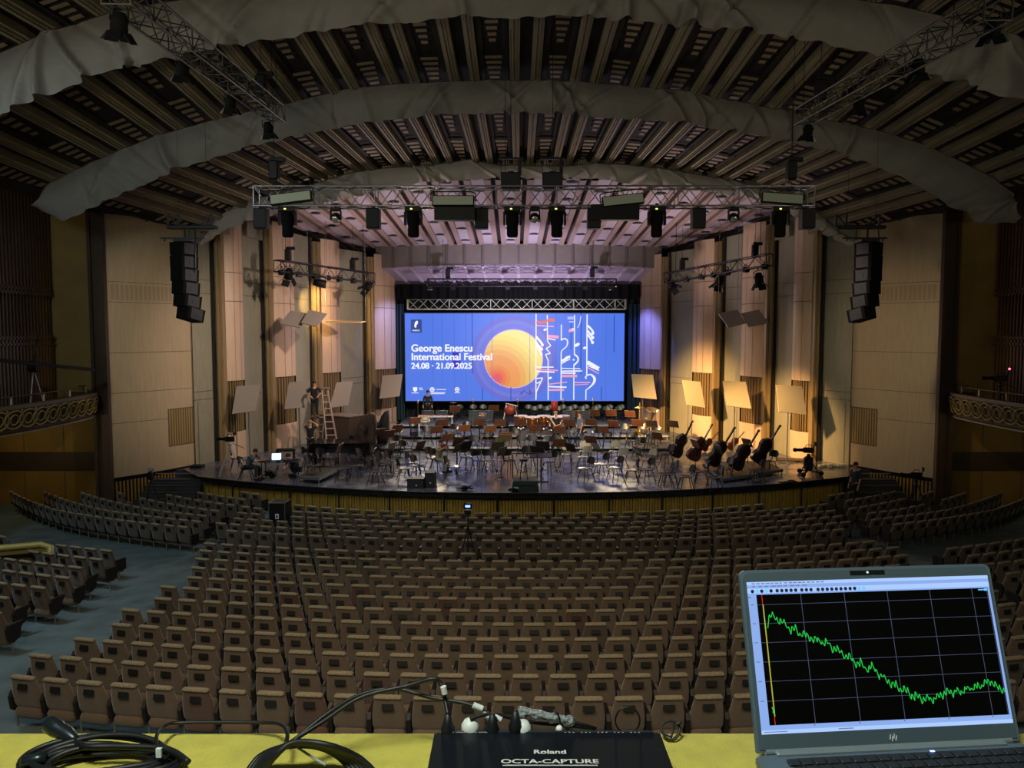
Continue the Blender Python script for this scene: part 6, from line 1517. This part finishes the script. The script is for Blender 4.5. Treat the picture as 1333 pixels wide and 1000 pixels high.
# ---- audio interface ----
dv = thing('audio_interface', 'black audio interface box with white lettering, its rear full of plugs, on the yellow ledge', 'audio interface', (0, 0, LZ))
zt = .052
bl, br_ = G(566, 951, LZ + zt), G(858, 950, LZ + zt); y0 = bl.y; xl, xr = bl.x, br_.x
m = MB(); b_ = .006
sec_ = [(y0 - .165, 0), (y0 - .158, .03), (y0 - .15, zt - .003), (y0 - .145, zt), (y0 - b_, zt), (y0, zt - b_), (y0, .004)]
m.prism(sec_, xl + .004, xr - .004, 'x'); m.m = 0
for x0, x1 in ((xl, xl + .004), (xr - .004, xr)): m.prism([(y, z * .96 + .001) for y, z in sec_], x0, x1, 'x')
m.build('case', [mat('interface_black', '0e1520', .42, .3, bump=.05, bscale=900)], dv)
m = MB(); m.box(((xl + xr) / 2, y0 - .004, zt + .0002), ((xr - xl) * .94, .004, .0012)); m.build('edge_strip', mat('interface_edge', '1c2836', .4), dv)
LW = mat('print_white', 'c8ccd0', .5)
xc = G(716, 978, LZ + zt).x
for nm, s, py, sz, bold, xs in (('lettering', 'Roland', 982, .0125, .0004, 1.18), ('lettering', 'OCTA-CAPTURE', 994.5, .0125, .00035, 1.30)):
    p = G(716, py, LZ + zt); text(nm, s, (p.x, p.y, zt + .0006), sz, LW, (0, 0, 0), dv, bold * .9, .0001, xs, 1.02, 'CENTER')
m = MB(); yy = G(716, 996, LZ + zt).y
p = G(716, 997, LZ + zt); m.box((p.x + .0, p.y, zt + .0005), (.118, .0014, .0006)); 
for i in range(30): m.box((xl + .012 + i * .0022, y0 - .0065, zt + .0008), (.0012, .0012, .0004)) if i % 7 else None
for i in range(20): m.box((xl + .17 + i * .0055, y0 - .0065, zt + .0008), (.002, .0010, .0004)) if i % 4 else None
m.build('fine_print', LW, dv)['kind'] = 'stuff'
# ---- cables ----
RUB = mat('cable_rubber', '0c1218', .5, spec=.45, noise=.1, nscale=30); TAGM = mat('cable_tag', 'c8d4dc', .4)
def smooth(pts, k=8):
    pts = [Vector(p) for p in pts]; out = []
    for i in range(len(pts) - 1):
        p0, p1, p2, p3 = pts[max(i - 1, 0)], pts[i], pts[i + 1], pts[min(i + 2, len(pts) - 1)]
        for j in range(k):
            t_ = j / k; out.append(.5 * ((2 * p1) + (p2 - p0) * t_ + (2 * p0 - 5 * p1 + 4 * p2 - p3) * t_ * t_ + (3 * p1 - p0 - 3 * p2 + p3) * t_ ** 3))
    return out + [pts[-1]]
rr = random.Random(21)
t = thing('cable_coil', 'big coil of black microphone cable with a metal plug, on the yellow ledge', 'cable', gp(140, 1000))
c0 = Vector(t.location); m = MB()
for i in range(11):
    ax_ = rr.uniform(.085, .112) if i < 8 else rr.uniform(.05, .08); ay_ = ax_ * rr.uniform(.40, .52); z_ = .005 + .0035 * (i % 6); ph = rr.uniform(-.2, .2); dx, dy = rr.uniform(-.008, .008), rr.uniform(-.006, .006)
    m.tube([(dx + ax_ * math.cos(a) - .25 * ay_ * math.sin(a) * ph, dy - .012 + ay_ * math.sin(a + ph), z_ + .004 * math.sin(2 * a + i)) for a in [2 * PI * k / 48 for k in range(48)]], .0040, 8, True)
tail = smooth([P(99, 966, 1.03) - c0, P(112, 972, 1.0) - c0 , gp(150, 972, .03) - c0, gp(215, 975, .03) - c0, gp(245, 992, .03) - c0])
m.tube(tail, .0042, 8); m.build('loops', RUB, t)
a, c = P(66, 944, 1.05) - c0, P(98, 963, 1.03) - c0; m = MB(); d_ = (c - a)
m.lathe([(.0100, -.006), (.0118, -.003), (.0118, .016), (.0106, .019), (.0110, .034), (.0070, .048), (.0042, .056)], 16, a, d_); m.build('plug', mat('plug_metal', '2e3840', .3, .7), t)
a = gp(28, 994, .02) - c0; m = MB(); m.lathe([(.006, 0), (.0085, .003), (.0085, .02), (.006, .03)], 12, a, (.9, .2, .15)); m.build('second_plug', mat('plug_metal', '2e3840', .3, .7), t)
m = MB(); m.box(gp(207, 980, .035) - c0, (.007, .004, .012)); m.build('tie', TAGM, t)
t = thing('cable_coil', 'arched bundle of black cables rising beside the black audio interface', 'cable', gp(400, 1000)); c0 = Vector(t.location); m = MB()
for i in range(6):
    o = i * .0035
    m.tube(smooth([gp(318 + i * 4, 1012, .004) - c0, gp(338 + i * 4, 985, .02 + o) - c0, gp(372 + i * 2, 972 - i, .034 + o) - c0, gp(410 + i * 3, 972 - i * .5, .034 + o) - c0, gp(440 + i * 5, 985, .02 + o * .5) - c0, gp(462 + i * 6, 1010, .005) - c0]), .0040, 8)
m.tube(smooth([gp(372, 968, .035) - c0, P(374, 955, 1.02) - c0, P(366, 944, 1.05) - c0, P(340, 941, 1.075) - c0, P(240, 941, 1.08) - c0, P(214, 945, 1.06) - c0, P(204, 958, 1.02) - c0, gp(206, 978, .03) - c0]), .0026, 8)
m.build('cables', RUB, t)
m = MB(); m.tube(smooth([gp(385, 972, .035) - c0, gp(405, 985, .03) - c0, gp(424, 996, .025) - c0]), .0016, 6); m.build('pale_strap', mat('strap_grey', '8c98a4', .4), t)
t = thing('usb_cable', 'pair of black cables looping up from the bundle to the interface plugs, with white tags', 'cable', P(400, 960, 1.0)); c0 = Vector(t.location); m = MB()
m.tube(smooth([P(372, 970, .98) - c0, P(420, 940, 1.0) - c0, P(470, 908, 1.02) - c0, P(530, 893, 1.03) - c0, P(562, 884, 1.03) - c0, P(573, 889, 1.03) - c0, P(578, 905, 1.02) - c0, P(583, 930, 1.0) - c0]), .0030, 8)
m.tube(smooth([P(378, 968, .98) - c0, P(425, 930, 1.01) - c0, P(470, 904, 1.04) - c0, P(515, 897, 1.05) - c0, P(560, 908, 1.04) - c0, P(610, 917, 1.03) - c0, P(640, 932, 1.01) - c0, P(646, 938, 1.0) - c0]), .0028, 8)
m.tube(smooth([P(612, 936, 1.0) - c0, P(640, 930, 1.01) - c0, P(690, 940, 1.02) - c0, P(740, 945, 1.03) - c0, P(775, 949, 1.04) - c0]), .0026, 8)
m.build('cables', RUB, t)
m = MB()
for x, y, x2, y2 in ((577, 894, 579, 903), (616, 918, 628, 923), (628, 930, 640, 934), (642, 932, 652, 937)): m.cyl(P(x, y, 1.01) - c0, P(x2, y2, 1.01) - c0, .0042, n=10)
m.build('tags', TAGM, t)
for i, (x, y, lb) in enumerate(((583, 948, 'beside the tall cable loop'), (641, 948, 'in the middle'), (671, 944, 'next to the clear sleeve'))):
    p = P(x, y + 2, 1.0); t2 = MB(); t2.lathe([(.0095, -.012), (.0095, .002), (.0062, .010), (.0036, .022)], 14); o = tag(t2.build('jack_plug', RUB, None, p), 'black rubber plug on the rear of the audio interface, ' + lb, 'plug', 'plugs in the interface')
for x, y, lb in ((612, 945, 'between the first two black plugs'), (680, 947, 'by the third black plug')):
    p = P(x, y + 2, 1.005); t2 = MB(); t2.lathe([(.012, -.012), (.012, .004), (.008, .010), (.003, .012)], 12); tag(t2.build('white_plug', mat('white_plug', 'ccd6da', .45), None, p), 'white plug at the rear of the audio interface, ' + lb, 'plug', 'plugs in the interface')
t = thing('cable_sleeve', 'crumpled clear plastic sleeve around a cable joint behind the audio interface', 'sleeve', P(712, 935, 1.02)); c0 = Vector(t.location)
m = MB(); m.tube([P(674 + 74 * i / 12, 925 + 15 * i / 12 + 1.5 * math.sin(i * 2), 1.02) - c0 for i in range(13)], [.0062 + .0018 * math.sin(i * 1.9) for i in range(13)], 10); m.build('plastic', mat('clear_sleeve', 'a8b8c0', .15, bump=.8, bscale=120, alpha=.55, spec=.8), t)
m = MB(); m.tube([P(x, y, 1.02) - c0 for x, y in ((670, 930), (690, 930), (712, 935), (748, 941), (776, 949))], .0028, 8); m.tube([P(x, y, 1.015) - c0 for x, y in ((720, 925), (727, 930), (729, 940), (728, 948))], .0014, 6); m.build('cable', RUB, t)
m = MB(); m.ball(P(728, 949, 1.01) - c0, .005, 10); m.build('tie_end', WHITE, t)
t = thing('looped_cable', 'thin dark cable ring standing up behind the end of the audio interface', 'cable', P(817, 940, 1.03)); c0 = Vector(t.location); m = MB(); m.tube([P(817 + 16 * math.cos(a), 938 + 17 * math.sin(a), 1.03) - c0 for a in [2 * PI * i / 24 for i in range(24)]], .0014, 6, True); m.build('ring', RUB, t)
t = thing('coiled_strap', 'small black curled cable tie lying on the yellow ledge next to the audio interface', 'cable tie', gp(874, 966)); c0 = Vector(t.location); m = MB(); m.tube([(.013 * math.cos(a) * (1 + .1 * math.sin(3 * a)), .006 + .008 * math.sin(a), .004 + .010 + .010 * math.sin(a)) for a in [2 * PI * i / 24 for i in range(24)]], .0018, 6, True); m.tube([(-.013, .004, .012), (0, .002, .006), (.006, .01, .02), (.014, .004, .026)], .0022, 6); m.build('loop', RUB, t)
